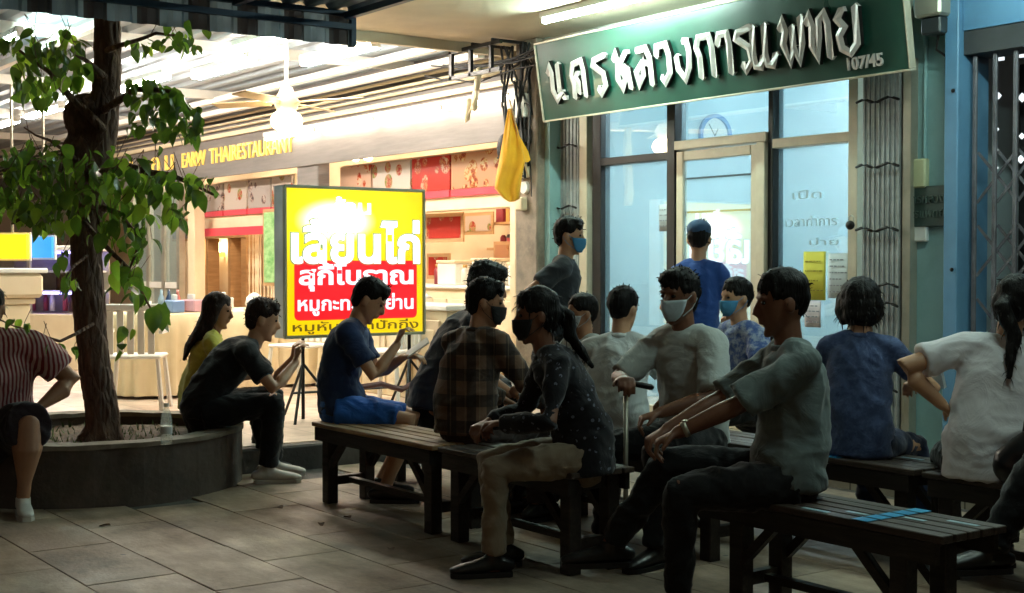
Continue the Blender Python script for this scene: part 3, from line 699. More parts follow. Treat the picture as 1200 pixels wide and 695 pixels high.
for a_, c_ in zip(rows, rows[1:]):
    for k in range(3): b.faces.new((a_[k], a_[k+1], c_[k+1], c_[k]))
o = obj('cloth_tail', b, M_yel, fl); md = o.modifiers.new('s', 'SOLIDIFY'); md.thickness = .005
b = BM(); tube(b, [Vector((-A.x*.01, -A.y*.01, .12)), Vector((A.x*.15, A.y*.15, -.55))], [.007], n=6); obj('pole', b, M_wood, fl)
# ---------------------------------------------------------------- clinic front
cl = empty('clinic_shop', (-7, 7, 0), 0, 'pale blue glazed clinic front under the green sign', 'shop front')
def cpart(name, b, m, smooth=False):
    o = obj(name, b, m, cl, smooth); o.location = (7, -7, 0); return o
def cb(name, x0, x1, y0, y1, z0, z1, m, bev=.004):
    b = BM(); bx(b, x0, x1, y0, y1, z0, z1, bev=bev); return cpart(name, b, m)
X0, X1, XM, XD, XE = wx(690, 7), wx(1005, 7), wx(790, 7), wx(899, 7), wx(1008, 7)
ZT = 2.15; ZH = 2.95; ZB = .15
cb('window_frame', wx(684, 7), wx(693, 7), 6.95, 7.08, ZB, ZH, M_alucream)
cb('window_frame', wx(696, 7), wx(706, 7), 6.98, 7.08, ZB, ZH, M_dark)
cb('mullion', XM-.045, XM+.045, 6.96, 7.08, ZB, ZH, M_dark)
cb('mullion', XD+.03, XD+.075, 6.97, 7.08, ZB, ZH, M_dark)
cb('mullion', XD-.055, XD+.027, 6.94, 7.07, ZB, ZT+.03, M_alucream)
cb('window_frame', wx(1000, 7), wx(1011, 7), 6.94, 7.08, ZB, ZH, M_alucream)
cb('transom', wx(706, 7)+.002, XM-.047, 6.975, 7.07, ZT-.03, ZT+.03, M_dark)
cb('transom', XM+.047, XD+.028, 6.95, 7.07, ZT+.034, ZT+.10, M_alucream)
cb('transom', XD+.078, wx(1000, 7)-.002, 6.96, 7.07, ZT-.02, ZT+.045, M_alucream)
cb('sill', wx(706, 7)+.002, XM-.047, 6.975, 7.07, ZB, ZB+.1, M_alucream)
cb('sill', XD+.078, wx(1000, 7)-.002, 6.975, 7.07, ZB, ZB+.1, M_alucream)
def pane(x0, x1, z0, z1, y=7.03): cb('glass_pane', x0, x1, y, y+.008, z0, z1, M_glass, bev=0)
xa = wx(706, 7)+.001; xz = wx(1000, 7)-.001
pane(xa, XM-.046, ZB+.1, ZT-.031); pane(xa, XM-.046, ZT+.031, ZH); pane(XM+.046, XD+.029, ZT+.101, ZH)
pane(XD+.076, xz, ZB+.1, ZT-.021); pane(XD+.076, xz, ZT+.046, ZH)
# door leaf
dr = empty('clinic_door', (XM+.05, 6.99, .152), 0, 'glass clinic door in cream aluminium reflecting the yellow sign', 'door')
wd = (XD-.058)-(XM+.052)
for (n_, x0, x1, z0, z1) in (('stile', 0, .075, 0, 2.02), ('stile', wd-.075, wd, 0, 2.02), ('rail', .077, wd-.077, 0, .16), ('rail', .077, wd-.077, 1.95, 2.02)):
    b = BM(); bx(b, x0, x1, -.02, .025, z0, z1, bev=.005); obj(n_, b, M_alucream, dr)
b = BM(); bx(b, .076, wd-.076, 0, .008, .161, 1.949); obj('glass_pane', b, M_glass, dr)
b = BM(); tube(b, [(.09, -.06, .95), (.09, -.06, 1.15)], [.01], n=8); obj('handle', b, M_alu, dr)
for z in (1.81, 1.56):
    b = BM(); bx(b, .078, wd-.078, .012, .03, z, z+.014); obj('blind_rail', b, M_dark, dr)
# interior
inr = mat('clinic_ceiling', 'b8d4dc', rough=.7)
cb('inner_wall', -9.1, -5.5, 9.6, 9.7, .15, 3.0, M_clinic_in, 0)
cb('inner_wall', -9.2, -9.1, 7.1, 9.7, .15, 3.0, M_clinic_in, 0)
cb('inner_wall', -5.5, -5.4, 7.1, 9.7, .15, 3.0, M_clinic_in, 0)
cb('inner_ceiling', -9.1, -5.5, 7.1, 9.6, 3.0, 3.1, inr, 0)
cb('inner_floor', -9.1, -5.5, 7.09, 9.6, .05, .15, M_step, 0)
cb('upper_wall', wx(640, 7)+.0, wx(1062, 7), 7.0, 7.09, ZH, 3.2, M_teal, 0)
cb('folded_back_wall', wx(650, 7), wx(684, 7)-.002, 7.0, 7.09, ZB, ZH, M_dark, 0)
tubelamp((-7.3, 8.3, 2.95), 1.2, 0, 'fluorescent tube on the clinic ceiling behind the glass', emat('clinic_tube_glow', 'eefaff', 190.0), None)
# partition screen inside, right-hand window
cb('inner_partition', XD+.3, -5.52, 8.3, 8.34, .15, 1.55, mat('partition_blue', '6c9fb4', rough=.5), 0)
ck = empty('wall_clock', at(836, 160, X=-9.08), R(90), 'round blue rimmed wall clock seen through the glass over the door', 'clock')
b = BM(); bmesh.ops.create_cone(b, cap_ends=True, segments=40, radius1=.17, radius2=.17, depth=.02, matrix=Matrix.Rotation(R(90), 4, 'X')); obj('face', b, M_white, ck)
b = BM()
seg = 40; rr = [.165, .165, .2, .2]; yy = [-.035, -.005, -.005, -.035]; rg = [[b.verts.new((rr[q]*math.cos(2*math.pi*k/seg), yy[q], rr[q]*math.sin(2*math.pi*k/seg))) for q in range(4)] for k in range(seg)]
for k in range(seg):
    for q in range(4): b.faces.new((rg[k][q], rg[(k+1) % seg][q], rg[(k+1) % seg][(q+1) % 4], rg[k][(q+1) % 4]))
obj('rim', b, mat('clock_blue', '2f6fb0', rough=.4), ck)
for a, L in ((125, .13), (60, .08)):
    b = BM(); box(b, (math.cos(R(a))*L/2, -.014, math.sin(R(a))*L/2), (L, .004, .008), Matrix.Rotation(-R(a), 4, 'Y')); obj('hand', b, M_dark, ck)
# folded steel grilles both sides
def grille(xa, xb, y, z0, z1, n, label, ties):
    t = empty('folding_grille', ((xa+xb)/2, y, z0), 0, label, 'grille', 'folded steel grilles')
    w_ = xb-xa
    for i in range(n):
        x = -w_/2+w_*(i+.5)/n
        b = BM(); bx(b, x-.34*w_/n, x+.34*w_/n, .004+.006*(i % 2), .03+.006*(i % 2), 0, z1-z0); obj('slat', b, M_grille, t)
    b = BM(); bx(b, -w_/2, w_/2, .045, .05, 0, z1-z0); obj('backing', b, mat('grille_shadow_paint', '8d8a80', rough=.6), t)
    for z in ties:
        pts = [Vector((-w_/2-.02+(w_+.04)*k/8, -.03, z-z0+.012*math.sin(k*1.3))) for k in range(9)]
        b = BM(); tube(b, pts, [.009], n=6); obj('chain', b, M_black, t, True)
    return t
grille(wx(652, 6.98), wx(681, 6.98), 6.94, .16, 2.6, 14, 'folded grey grille left of the clinic window', (.6, 1.2, 1.8, 2.3))
grille(wx(1013, 6.93), wx(1056, 6.93), 6.9, .16, 2.55, 15, 'folded grey grille tied with black chains right of the clinic window', (.55, .85, 1.08, 1.2, 1.55, 1.95, 2.36))
b = BM(); bx(b, wx(1057, 6.9), wx(1066, 6.9), 6.9, 6.97, .16, 2.6); o = obj('grille_rail', b, M_alu); tag(o, 'dull upright steel rail between the folded grille and teal wall', 'rail')
lk = empty('padlock', at(997, 264, Y=6.88), 0, 'dark padlock hanging at the chain on the window frame', 'padlock')
b = BM(); ball(b, (0, -.01, 0), (.035, .02, .03), seg=12); obj('body', b, M_black, lk, True)
b = BM(); tube(b, [(-.02, 0, .02), (-.02, 0, .05), (0, 0, .065), (.02, 0, .05), (.02, 0, .02)], [.005], n=6); obj('shackle', b, M_alu, lk, True)
# notices
def notice(px0, py0, px1, py1, Y, m, label, lines=6, lm=None):
    a = at(px0, py0, Y=Y); c = at(px1, py1, Y=Y); t = empty('paper_notice', ((a.x+c.x)/2, Y, (a.z+c.z)/2), 0, label, 'notice', 'paper notices on the glass')
    wd = (c.x-a.x)/2; h = (a.z-c.z)/2
    b = BM(); n = 6; rows = []
    for k in range(n+1):
        x = -wd+2*wd*k/n; yo = -.004-.003*math.sin(k*1.1+px0)
        rows.append([b.verts.new((x, yo, -h)), b.verts.new((x, yo-.002, 0)), b.verts.new((x, yo, h))])
    for p, q in zip(rows, rows[1:]):
        for k in range(2): b.faces.new((p[k], q[k], q[k+1], p[k+1]))
    o = obj('paper', b, m, t, True); md = o.modifiers.new('s', 'SOLIDIFY'); md.thickness = .0008
    b = BM()
    for k in range(lines):
        z = h-(k+1)*2*h/(lines+1); L = wd*random.uniform(1.1, 1.6)
        x = -wd*.8
        while x < -wd*.8+L:
            q = random.uniform(.008, .03); bx(b, x, min(x+q, wd*.85), -.0115, -.0105, z-.004, z+.004); x += q+.008
    o = obj('print_lines', b, lm or M_dark, t); o['kind'] = 'stuff'
Mp = {k: mat('paper_'+k, c, rough=.8, scale=3) for k, c in (('yellow', 'd8d04a'), ('white', 'c9d6da'), ('cream', 'd4ccd0'))}
M_ink = mat('faded_ink', '8a9098', rough=.8)
notice(942, 295, 968, 352, 7.02, Mp['yellow'], 'bright yellow paper notice on the right clinic window', 4, mat('ink_olive', '99902e', rough=.8))
notice(971, 297, 996, 350, 7.02, Mp['white'], 'pale white paper notice beside the yellow one on the glass', 6, M_ink)
notice(944, 352, 963, 384, 7.02, Mp['cream'], 'small white notice under the yellow paper on the glass', 4, M_ink)
notice(773, 240, 783, 271, 7.02, Mp['white'], 'narrow white notice beside the door on the left window', 4, M_ink)
# faint lettering on glass
for body, px, py, wpx, h in (('เปิด', 945, 228, 34, .06), ('เวลาทำการ', 950, 259, 60, .07), ('บ่าย', 965, 283, 34, .05)):
    me = wordart(body, wx(px-wpx/2, 7.02), wx(px+wpx/2, 7.02), at(px, py, Y=7.02).z-h/2, h, None, mat('frost_letter', 'b9cdd2', rough=.7), Y=7.022, ext=.002)
    o = objm('glass_lettering', me, cl, (7, -7, 0))
# ---------------------------------------------------------------- green sign with cut letters
ZS0, ZS1 = 2.485, 3.085; XA = wx(636, 6.6); XB = wx(1062, 6.6)
sg = empty('clinic_sign', (XA, 6.62, ZS0), 0, 'long dark green sign with chrome Thai letters above the clinic', 'sign')
TILT = R(-0.0)
sg.rotation_euler = (R(9), 0, 0)
W_ = XB-XA; H_ = .60
b = BM(); bx(b, 0, W_, 0, .04, 0, H_); obj('panel', b, M_green, sg)
for (x0, x1, z0, z1) in ((-.013, W_+.013, -.015, -.001), (-.013, W_+.013, H_+.001, H_+.015), (-.013, -.001, 0, H_), (W_+.001, W_+.013, 0, H_)):
    b = BM(); bx(b, x0, x1, -.012, .045, z0, z1, bev=.003); obj('frame_strip', b, M_alucream, sg)
GL = {
 'น': [[(0, .78), (.12, .98), (.2, .78), (.17, .3), (.36, .02), (.6, .22)], [(.5, .22), (.52, 1.0)], [(.48, .26), (.72, .04)]],
 'ค': [[(.06, 0), (.08, .35), (.0, .62), (.12, .92), (.55, .98), (.62, .7), (.62, .0)], [(.3, .66), (.16, .56), (.3, .4), (.28, .12)]],
 'ร': [[(.6, 1.0), (.12, .92), (.04, .78), (.5, .52), (.56, .2), (.32, 0), (.2, .16)]],
 'ห': [[(0, .82), (.13, .99), (.2, .75), (.14, .3), (.32, .05), (.5, .3), (.34, .55), (.3, .7), (.62, .98)], [(.42, .62), (.62, .5), (.68, .02)]],
 'ล': [[(.2, .42), (.34, .64), (.3, .3), (.08, .06), (.0, .4), (.3, .62), (.6, .58)], [(.06, .96), (.5, .98), (.64, .72), (.64, .02)]],
 'ว': [[(.06, .72), (.12, .96), (.5, .98), (.6, .7), (.58, .25), (.34, .02), (.2, .18)]],
 'ง': [[(.32, .98), (.5, .95), (.56, .7), (.5, .3), (.3, .02), (.04, .3), (.0, .62)]],
 'ก': [[(.1, 0), (.12, .5), (.02, .74), (.14, .98), (.56, .98), (.64, .72), (.64, 0)]],
 'า': [[(.04, .72), (.14, .96), (.44, .96), (.5, .72), (.48, 0)]],
 'เ': [[(.08, .98), (.04, .3), (.1, .06), (.28, .02), (.4, .26)]],
 'พ': [[(0, .8), (.12, .99), (.2, .75), (.08, .45), (.28, .02), (.44, .4)], [(.42, .82), (.42, .35), (.6, .02), (.74, .4), (.74, 1.0)]],
 'ท': [[(0, .82), (.12, .99), (.2, .75), (.14, .3), (.3, .02), (.4, .5), (.44, .86), (.62, .98), (.72, .75), (.72, 0)]],
 'ย': [[(.2, .99), (.04, .8), (.24, .6), (.06, .42), (.12, .14), (.38, .01), (.62, .2), (.64, 1.0)]]}
def stroke(b, pts, w0, d, z0):
    """a bevel ridged letter stroke: y is depth to the front (negative)"""
    P = [Vector(p) for p in pts]; n = len(P); Ls, Rs, Cs = [], [], []
    for i in range(n):
        if i == 0: t = (P[1]-P[0]).normalized(); nrm = Vector((-t.y, t.x)); sc_ = 1
        elif i == n-1: t = (P[-1]-P[-2]).normalized(); nrm = Vector((-t.y, t.x)); sc_ = 1
        else:
            a = (P[i]-P[i-1]).normalized(); c = (P[i+1]-P[i]).normalized(); na = Vector((-a.y, a.x)); nc = Vector((-c.y, c.x))
            nrm = na+nc
            if nrm.length < .3: nrm = na
            nrm.normalize(); sc_ = min(1.9, 1/max(.4, nrm.dot(na)))
        ww = w0*sc_
        e = Vector((0, 0))
        if i == 0: e = -(P[1]-P[0]).normalized()*w0*.9
        if i == n-1: e = (P[-1]-P[-2]).normalized()*w0*.9
        nw = Vector((nrm.x*1.15, nrm.y))*ww; Ls.append(P[i]+nw); Rs.append(P[i]-nw); Cs.append(P[i]+e)
    def V(p, y): return b.verts.new((p.x, y, p.y))
    l0 = [V(p, z0) for p in Ls]; r0 = [V(p, z0) for p in Rs]; l1 = [V(p, z0-d*.75) for p in Ls]; r1 = [V(p, z0-d*.75) for p in Rs]
    c1 = [V(Cs[i], z0-d*(1 if 0 < i < n-1 else .5)) for i in range(n)]; c0 = [V(Cs[0], z0), V(Cs[-1], z0)]
    for i in range(n-1):
        for j, q in enumerate(((l0[i], l0[i+1], l1[i+1], l1[i]), (r1[i], r1[i+1], r0[i+1], r0[i]), (l1[i], l1[i+1], c1[i+1], c1[i]), (c1[i], c1[i+1], r1[i+1], r1[i]))):
            b.faces.new(q).material_index = 1 if j < 2 else 0
    for k, ci in ((0, 0), (n-1, 1)):
        b.faces.new((l0[k], l1[k], c1[k], c0[ci])); b.faces.new((c0[ci], c1[k], r1[k], r0[k]))
M_letside = M_dark
word = ['น', 'ค', 'ร', 'ห', 'ล', 'ว', 'ง', 'ก', 'า', 'ร', 'เ', 'เ', 'พ', 'ท', 'ย']
px_c = [654, 680, 705, 731, 756, 779, 803, 828, 850, 874, 889, 903, 929, 960, 994]
for ch, pc in zip(word, px_c):
    X = wx(pc, 6.57)-XA; HH = .275; SX = .238
    b = BM()
    wmx = max(p[0] for s in GL[ch] for p in s)
    for j, s in enumerate(GL[ch]):
        pts = [(X+(x-wmx/2)*SX, .14+y*HH) for x, y in s]
        stroke(b, pts, .0235, .042-.004*j, -.002)
    o = obj('sign_letter', b, [M_chrome, M_letside], sg)
me = text_mesh('107/45', .105, .006, .0015, bold=.0015)
me.transform(Matrix.Rotation(R(90), 4, 'X')); me.materials.append(M_chrome)
objm('number_plate', me, sg, (wx(1011, 6.6)-XA, -.008, .075))
for x in (.3, W_/2, W_-.3):
    b = BM(); bx(b, x-.015, x+.015, .042, .36, .45, .48); obj('bracket', b, M_dark, sg)
# ---------------------------------------------------------------- teal wall, blue pier, gate on the right
tw = empty('teal_wall', (wx(1087, 7), 7, 0), 0, 'narrow teal wall between the folded grille and blue pier', 'wall')
xa, xb = wx(1063, 7)-tw.location.x, wx(1112, 7)-tw.location.x
b = BM(); bx(b, xa, xb, -.02, .1, .15, 3.2); obj('wall', b, M_teal, tw)
b = BM(); tube(b, [(-.0, -.035, 1.98), (-.0, -.035, 2.9)], [.012], n=8); obj('conduit', b, M_teal, tw, True)
b = BM(); bx(b, xa+.005, xa+.05, -.05, -.022, .15, 3.0); obj('corner_strip', b, M_alu, tw)
b = BM(); bx(b, -.07, .03, -.07, -.022, 1.8, 1.98, bev=.01); obj('switch_box', b, mat('old_cream_switch', 'c4c69c', rough=.5), tw)
b = BM(); bx(b, -.08, .03, -.055, -.022, 1.47, 1.57, bev=.008); obj('socket', b, M_white, tw)
pq = empty('stone_plaque', (wx(1085, 6.96), 6.94, at(1085, 242, Y=6.94).z), 0, 'dark green stone plaque with raised Thai writing on the teal wall', 'plaque')
b = BM(); bx(b, -.16, .15, 0, .035, -.125, .125, bev=.006); obj('slab', b, mat('plaque_stone', '2f443e', '22332e', rough=.5, scale=12, bump=.2), pq)
for k, s in enumerate(('นครหลวง', 'การแพทย์')):
    me = text_mesh(s, .078, .004); me.transform(Matrix.Rotation(R(90), 4, 'X')); me.materials.append(mat('plaque_relief', '46574f', rough=.5)); objm('plaque_lettering', me, pq, (0, -.004, .045-.09*k))
bp_ = empty('blue_pier', (wx(1119, 6.9), 6.9, 0), 0, 'blue painted pier and beam framing the black folding gate', 'pier')
xa, xb = wx(1111, 6.85)-bp_.location.x, wx(1127, 6.85)-bp_.location.x
b = BM(); bx(b, xa, xb, -.1, .2, .15, 3.2, bev=.006); obj('shaft', b, M_blue, bp_)
b = BM(); bx(b, xb+.002, 3.6, -.06, .2, 2.70, 3.2); obj('beam', b, M_blue, bp_)
b = BM(); bx(b, xb+.002, 3.6, -.05, .2, 2.56, 2.697); obj('lintel', b, mat('gate_lintel', '4a4d4f', '3a3c3e', rough=.5, scale=5), bp_)
for z in (1.3, 2.35, .85):
    b = BM(); ball(b, (xb-.03, -.105, z), .012, seg=8); obj('bolt', b, M_dark, bp_)
fb = empty('flood_light', at(1094, 18, Y=6.78), 0, 'boxy lamp fitting on the wall at the right end of the green sign', 'lamp')
b = BM(); bx(b, -.1, .09, -.08, .1, -.02, .15, bev=.015); obj('housing', b, M_alu, fb)
b = BM(); bx(b, -.07, .07, -.05, .08, -.12, -.022, bev=.01); obj('lower_box', b, mat('fitting_dark', '33383a', rough=.5), fb)
b = BM(); tube(b, [(0, .03, -.12), (-.03, .05, -.2), (.02, .12, -.26)], [.008], n=6); obj('cable', b, M_rubber, fb, True)
gt = empty('folding_gate', (wx(1127, 6.85)+.004, 6.9, .15), 0, 'closed dark folding steel gate with diagonal lattice at the right edge', 'gate')
gw = 3.0; n = 22
for i in range(n):
    x = .05+i*.135
    b = BM(); bx(b, x-.013, x+.013, -.02, .0, 0, 2.40, bev=.003); obj('upright', b, M_gate, gt)
bands = (.35, 1.0, 1.65)
for i in range(n-2):
    x = .05+i*.135
    for zb in (.25, .68, 1.11, 1.54):
        for s in (-1, 1):
            a = Vector((x, .012 if s > 0 else .02, zb if s > 0 else zb+.3)); c = Vector((x+.27, a.y, zb+.3 if s > 0 else zb))
            b = BM(); box(b, (a+c)/2, (.40, .004, .018), Matrix.Rotation(-math.atan2(c.z-a.z, c.x-a.x), 4, 'Y')); obj('lattice_bar', b, M_gate, gt)
M_in = mat('gate_inner_dark', '0f0f12', rough=.7)
b = BM(); bx(b, 0, gw, .5, .56, 0, 2.4); obj('dark_shutter', b, M_in, gt)
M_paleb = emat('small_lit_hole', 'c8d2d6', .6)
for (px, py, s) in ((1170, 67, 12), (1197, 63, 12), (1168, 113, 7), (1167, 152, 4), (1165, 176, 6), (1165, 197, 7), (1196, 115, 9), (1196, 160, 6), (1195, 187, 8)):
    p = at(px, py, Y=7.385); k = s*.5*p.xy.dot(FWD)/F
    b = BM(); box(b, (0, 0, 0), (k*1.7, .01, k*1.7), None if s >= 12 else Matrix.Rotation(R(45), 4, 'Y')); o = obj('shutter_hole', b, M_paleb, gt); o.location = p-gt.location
b = BM(); bx(b, -4.4, .5, 7.03, 7.2, .15, 3.2); o = obj('shop_wall', b, M_in); 
bpy.data.objects.remove(o)
# ---------------------------------------------------------------- yellow light box sign
M_sgy = None
def lightbox_mat():
    m, n, b = newmat('lightbox_face'); v = n.coord('Object'); s = n.sep(v)
    # backlit acrylic: tubes inside make the upper left brighter
    nz = n.new('ShaderNodeTexNoise', i_Scale=3.0, i_Detail=2.0); n.link(v, nz.inputs[0])
    b.inputs['Base Color'].default_value = (*srgb('a88a00'), 1); b.inputs['Roughness'].default_value = .3
    b.inputs['Emission Color'].default_value = (*srgb('ffd800'), 1)
    vm = n.new('ShaderNodeVectorMath', operation='DISTANCE'); mp = n.coord('Object', (0, 1.0, 2.0)); n.link(mp, vm.inputs[0]); vm.inputs[1].default_value = (0, -.18, .62)
    e = n.ramp(vm.outputs['Value'], [(.12, (1.9,)*3), (.34, (.45,)*3), (.8, (.36,)*3), (1.0, (.34,)*3)])
    n.link(e, b.inputs['Emission Strength'])
    hot = n.ramp(vm.outputs['Value'], [(.1, srgb('fffbe4')), (.36, srgb('ffe820')), (.8, srgb('f4cc00'))]); n.link(hot, b.inputs['Emission Color'])
    return m
M_lb = lightbox_mat()
M_lbr = emat('lightbox_red', 'e4101c', .34, 'b80c18'); M_lbw = emat('lightbox_white', 'f4f4ff', .42, '9a9aa0'); M_lbs = emat('lightbox_white_hot', 'ffffff', 1.1); M_lbk = mat('lightbox_ink', '4a3a08', rough=.5, emit='604c08', es=.3)
M_lbk2 = mat('lightbox_outline', '5a6a50', rough=.5, emit='70805a', es=.5)
pc = at(418, 308, d=10.5)
lb = empty('light_box_sign', (pc.x, pc.y, .16), 0, 'glowing yellow light box sign with red panel on a black stand', 'sign')
Wy = 1.22; z0, z1 = .62, 1.76
b = BM(); bx(b, -.17, -.002, -Wy/2, Wy/2, z0, z1); obj('cabinet', b, mat('cabinet_grey', 'c0ccd4', 'aab6be', rough=.4, metal=.3, scale=6), lb)
b = BM(); bx(b, 0, .006, -Wy/2+.02, Wy/2-.02, z0+.02, z1-.02)
o = obj('lit_face', b, M_lb, lb); 
for vtx in o.data.vertices: vtx.co.z -= (z0+z1)/2
o.location = (0, 0, (z0+z1)/2)
for (a0, a1, c0, c1) in ((-Wy/2, Wy/2, z1-.012, z1+.004), (-Wy/2, Wy/2, z0-.004, z0+.012), (-Wy/2-.004, -Wy/2+.012, z0+.013, z1-.013), (Wy/2-.012, Wy/2+.004, z0+.013, z1-.013)):
    b = BM(); bx(b, -.02, .016, a0, a1, c0, c1); obj('edge_trim', b, mat('trim_grey', '8a8c78', rough=.4, metal=.4), lb)
b = BM()
hw, hh, r_ = Wy/2-.075, .225, .04; poly = []
for (cx, cz, a0) in ((hw-r_, hh-r_, 0), (-hw+r_, hh-r_, 90), (-hw+r_, -hh+r_, 180), (hw-r_, -hh+r_, 270)):
    for k in range(6): a = R(a0+18*k); poly.append((cx+r_*math.cos(a), cz+r_*math.sin(a)))
prism(b, poly, .008, .012, 'X'); o = obj('red_panel', b, M_lbr, lb); o.location = (0, 0, .975)
def signtext(body, y0, y1, zc, h, m, x=.014, bold=.012, name='lettering'):
    me = text_mesh(body, 1.0, .5, bold=bold); xs = [v.co.x for v in me.vertices]; ys = [v.co.y for v in me.vertices]
    a, c, e, f = min(xs), max(xs), min(ys), max(ys)
    for v in me.vertices: v.co = Vector((x+v.co.z*.004, y0+(v.co.x-a)/(c-a)*(y1-y0), zc-h/2+(v.co.y-e)/(f-e)*h))
    me.materials.append(m); return objm(name, me, lb)
signtext('เลี้ยนไก่', -.57, .57, 1.345, .36, M_lbk2, x=.010, bold=.05)
signtext('เลี้ยนไก่', -.56, .56, 1.345, .34, M_lbs, x=.016, bold=.028)
signtext('ร้าน', -.2, .12, 1.62, .13, M_lbs, x=.010, bold=.02)
signtext('สุกี้โบราณ', -.50, .50, 1.075, .215, M_lbw, x=.016, bold=.03)
signtext('หมูกะทะ อีสย่าน', -.51, .50, .865, .165, M_lbw, x=.016, bold=.02)
signtext('หมูหัน เป็ดปักกิ่ง', -.55, .55, .695, .1, M_lbk, x=.010, bold=.01)
for s in (-.42, .52):
    b = BM(); tube(b, [(-.08, s, .0), (-.08, s, .62)], [.014], n=8, cap='flat'); obj('post', b, M_black, lb)
    for k, (dx, dy) in enumerate(((.3, -.22), (.22, .26), (-.32, 0))):
        b = BM(); tube(b, [(-.08, s, .42), (-.08+dx, s+dy, .0)], [.011], n=6, cap='flat'); obj('stand_leg', b, M_black, lb)
b = BM(); tube(b, [(-.08, -.5, .2), (-.08, .6, .2)], [.01], n=6); obj('cross_bar', b, M_black, lb)
b = BM(); tube(b, [(.2, -.15, .24), (.2, .1, .26), (.16, .3, .2), (.2, .5, .3)], [.022], n=8); obj('tow_bar', b, mat('rust_red_steel', '5c3430', rough=.6), lb, True)
for (y, z) in ((.75, .12), (-.05, .1)):
    b = BM(); bmesh.ops.create_cone(b, cap_ends=True, segments=20, radius1=.1, radius2=.1, depth=.05, matrix=Matrix.Translation((.1, y, z)) @ Matrix.Rotation(R(90), 4, 'Y')); obj('wheel', b, M_rubber, lb, True)
b = BM(); tube(b, [(.1, .75, .12), (-.06, 1.0, .62)], [.012], n=8); obj('brace', b, M_black, lb)
# ---------------------------------------------------------------- planter and tree
PC = Vector((-8.25, 2.75, 0)); PR = .92
pn = empty('tree_planter', PC, 0, 'round dark concrete planter around the tree', 'planter')
def ring(b, r0, r1, z0, z1, n=64, jag=.006):
    V = [[b.verts.new(((r+random.uniform(-jag, jag))*math.cos(2*math.pi*k/n), (r)*math.sin(2*math.pi*k/n), z+random.uniform(-jag, jag)*.5)) for k in range(n)] for r, z in ((r0, z0), (r1, z0), (r1, z1), (r0, z1))]
    for q in range(4):
        for k in range(n): b.faces.new((V[q][k], V[q][(k+1) % n], V[(q+1) % 4][(k+1) % n], V[(q+1) % 4][k]))
b = BM(); ring(b, PR-.13, PR, -.01, .318); obj('wall', b, M_concrete, pn, False)
b = BM(); ring(b, PR-.14, PR+.01, .319, .345); obj('rim', b, M_rim, pn, False)
b = BM(); bmesh.ops.create_grid(b, x_segments=40, y_segments=40, size=PR-.1)
for v in list(b.verts):
    if v.co.xy.length > PR-.128: b.verts.remove(v)
    else: v.co.z = .27+.025*noise.noise(v.co*4)+.012*noise.noise(v.co*17)+.03*math.exp(-((v.co.x-.2)**2+v.co.y**2)*20)
obj('soil', b, M_soil, pn, True)
gr = empty('ground_weeds', PC+Vector((0, 0, .27)))
bpy.data.objects.remove(gr)
M_weed = mat('weed_green', '4c6a24', '33491a', rough=.7, scale=20)
b = BM()
for k in range(260):
    a = random.uniform(0, 6.28); r_ = random.uniform(.2, .76); x, y = r_*math.cos(a), r_*math.sin(a); h = random.uniform(.015, .05); t = random.uniform(0, 6.28)
    v = [b.verts.new((x-.006*math.cos(t), y-.006*math.sin(t), .27)), b.verts.new((x+.006*math.cos(t), y+.006*math.sin(t), .27)), b.verts.new((x+random.uniform(-.03, .03), y+random.uniform(-.03, .03), .285+h))]
    b.faces.new(v)
o = obj('low_weeds', b, M_weed, pn, fix=False); o['kind'] = 'stuff'
M_bark = None
def bark():
    m, n, b = newmat('tree_bark'); v = n.coord('Object', (1, 1, .28))
    nz = n.new('ShaderNodeTexNoise', i_Scale=16.0, i_Detail=9.0, i_Roughness=.7); n.link(v, nz.inputs[0])
    vo = n.new('ShaderNodeTexVoronoi', i_Scale=24.0, feature='DISTANCE_TO_EDGE'); n.link(v, vo.inputs[0])
    c = n.ramp(nz.outputs[0], [(.3, srgb('3a2820')), (.55, srgb('644a3c')), (.75, srgb('8a6e5a'))]); n.link(c, b.inputs['Base Color'])
    b.inputs['Roughness'].default_value = .9
    h = n.math('ADD', nz.outputs[0], n.math('MULTIPLY', vo.outputs[0], 2.0))
    bp = n.new('ShaderNodeBump', i_Strength=.9, i_Distance=.03); n.link(h, bp.inputs['Height']); n.link(bp.outputs[0], b.inputs['Normal']); return m
M_bark = bark()
def leafmat(name, a, c, tr):
    m = bpy.data.materials.new(name); m.use_nodes = True; n = N(m); b = n.n['Principled BSDF']; MATS[name] = m
    oi = n.new('ShaderNodeObjectInfo'); nz = n.new('ShaderNodeTexNoise', i_Scale=30.0); n.link(n.coord('Object'), nz.inputs[0])
    col = n.mix(oi.outputs['Random'], srgb(a), srgb(c)); col = n.mix(n.ramp(nz.outputs[0], [(.4, (0, 0, 0)), (.7, (.4,)*3)]), col, srgb('6d7a26'))
    n.link(col, b.inputs['Base Color']); b.inputs['Roughness'].default_value = .35
    t = n.new('ShaderNodeBsdfTranslucent'); tc = n.mix(.5, col, srgb(tr)); n.link(tc, t.inputs[0])
    mx = n.new('ShaderNodeMixShader'); mx.inputs[0].default_value = .55
    n.link(b.outputs[0], mx.inputs[1]); n.link(t.outputs[0], mx.inputs[2]); n.link(mx.outputs[0], n.n['Material Output'].inputs[0]); return m
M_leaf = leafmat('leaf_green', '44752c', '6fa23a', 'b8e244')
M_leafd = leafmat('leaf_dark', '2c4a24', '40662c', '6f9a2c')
TB = Vector((-8.02, 2.74, .25))
tr = empty('street_tree', TB, 0, 'tree with rough dark trunk and broad hanging leaves in the round planter', 'tree')
def tw(px, py, d=8.0): p = at(px, py, d=d); return p-TB
TD = TB.xy.dot(FWD)
b = BM()
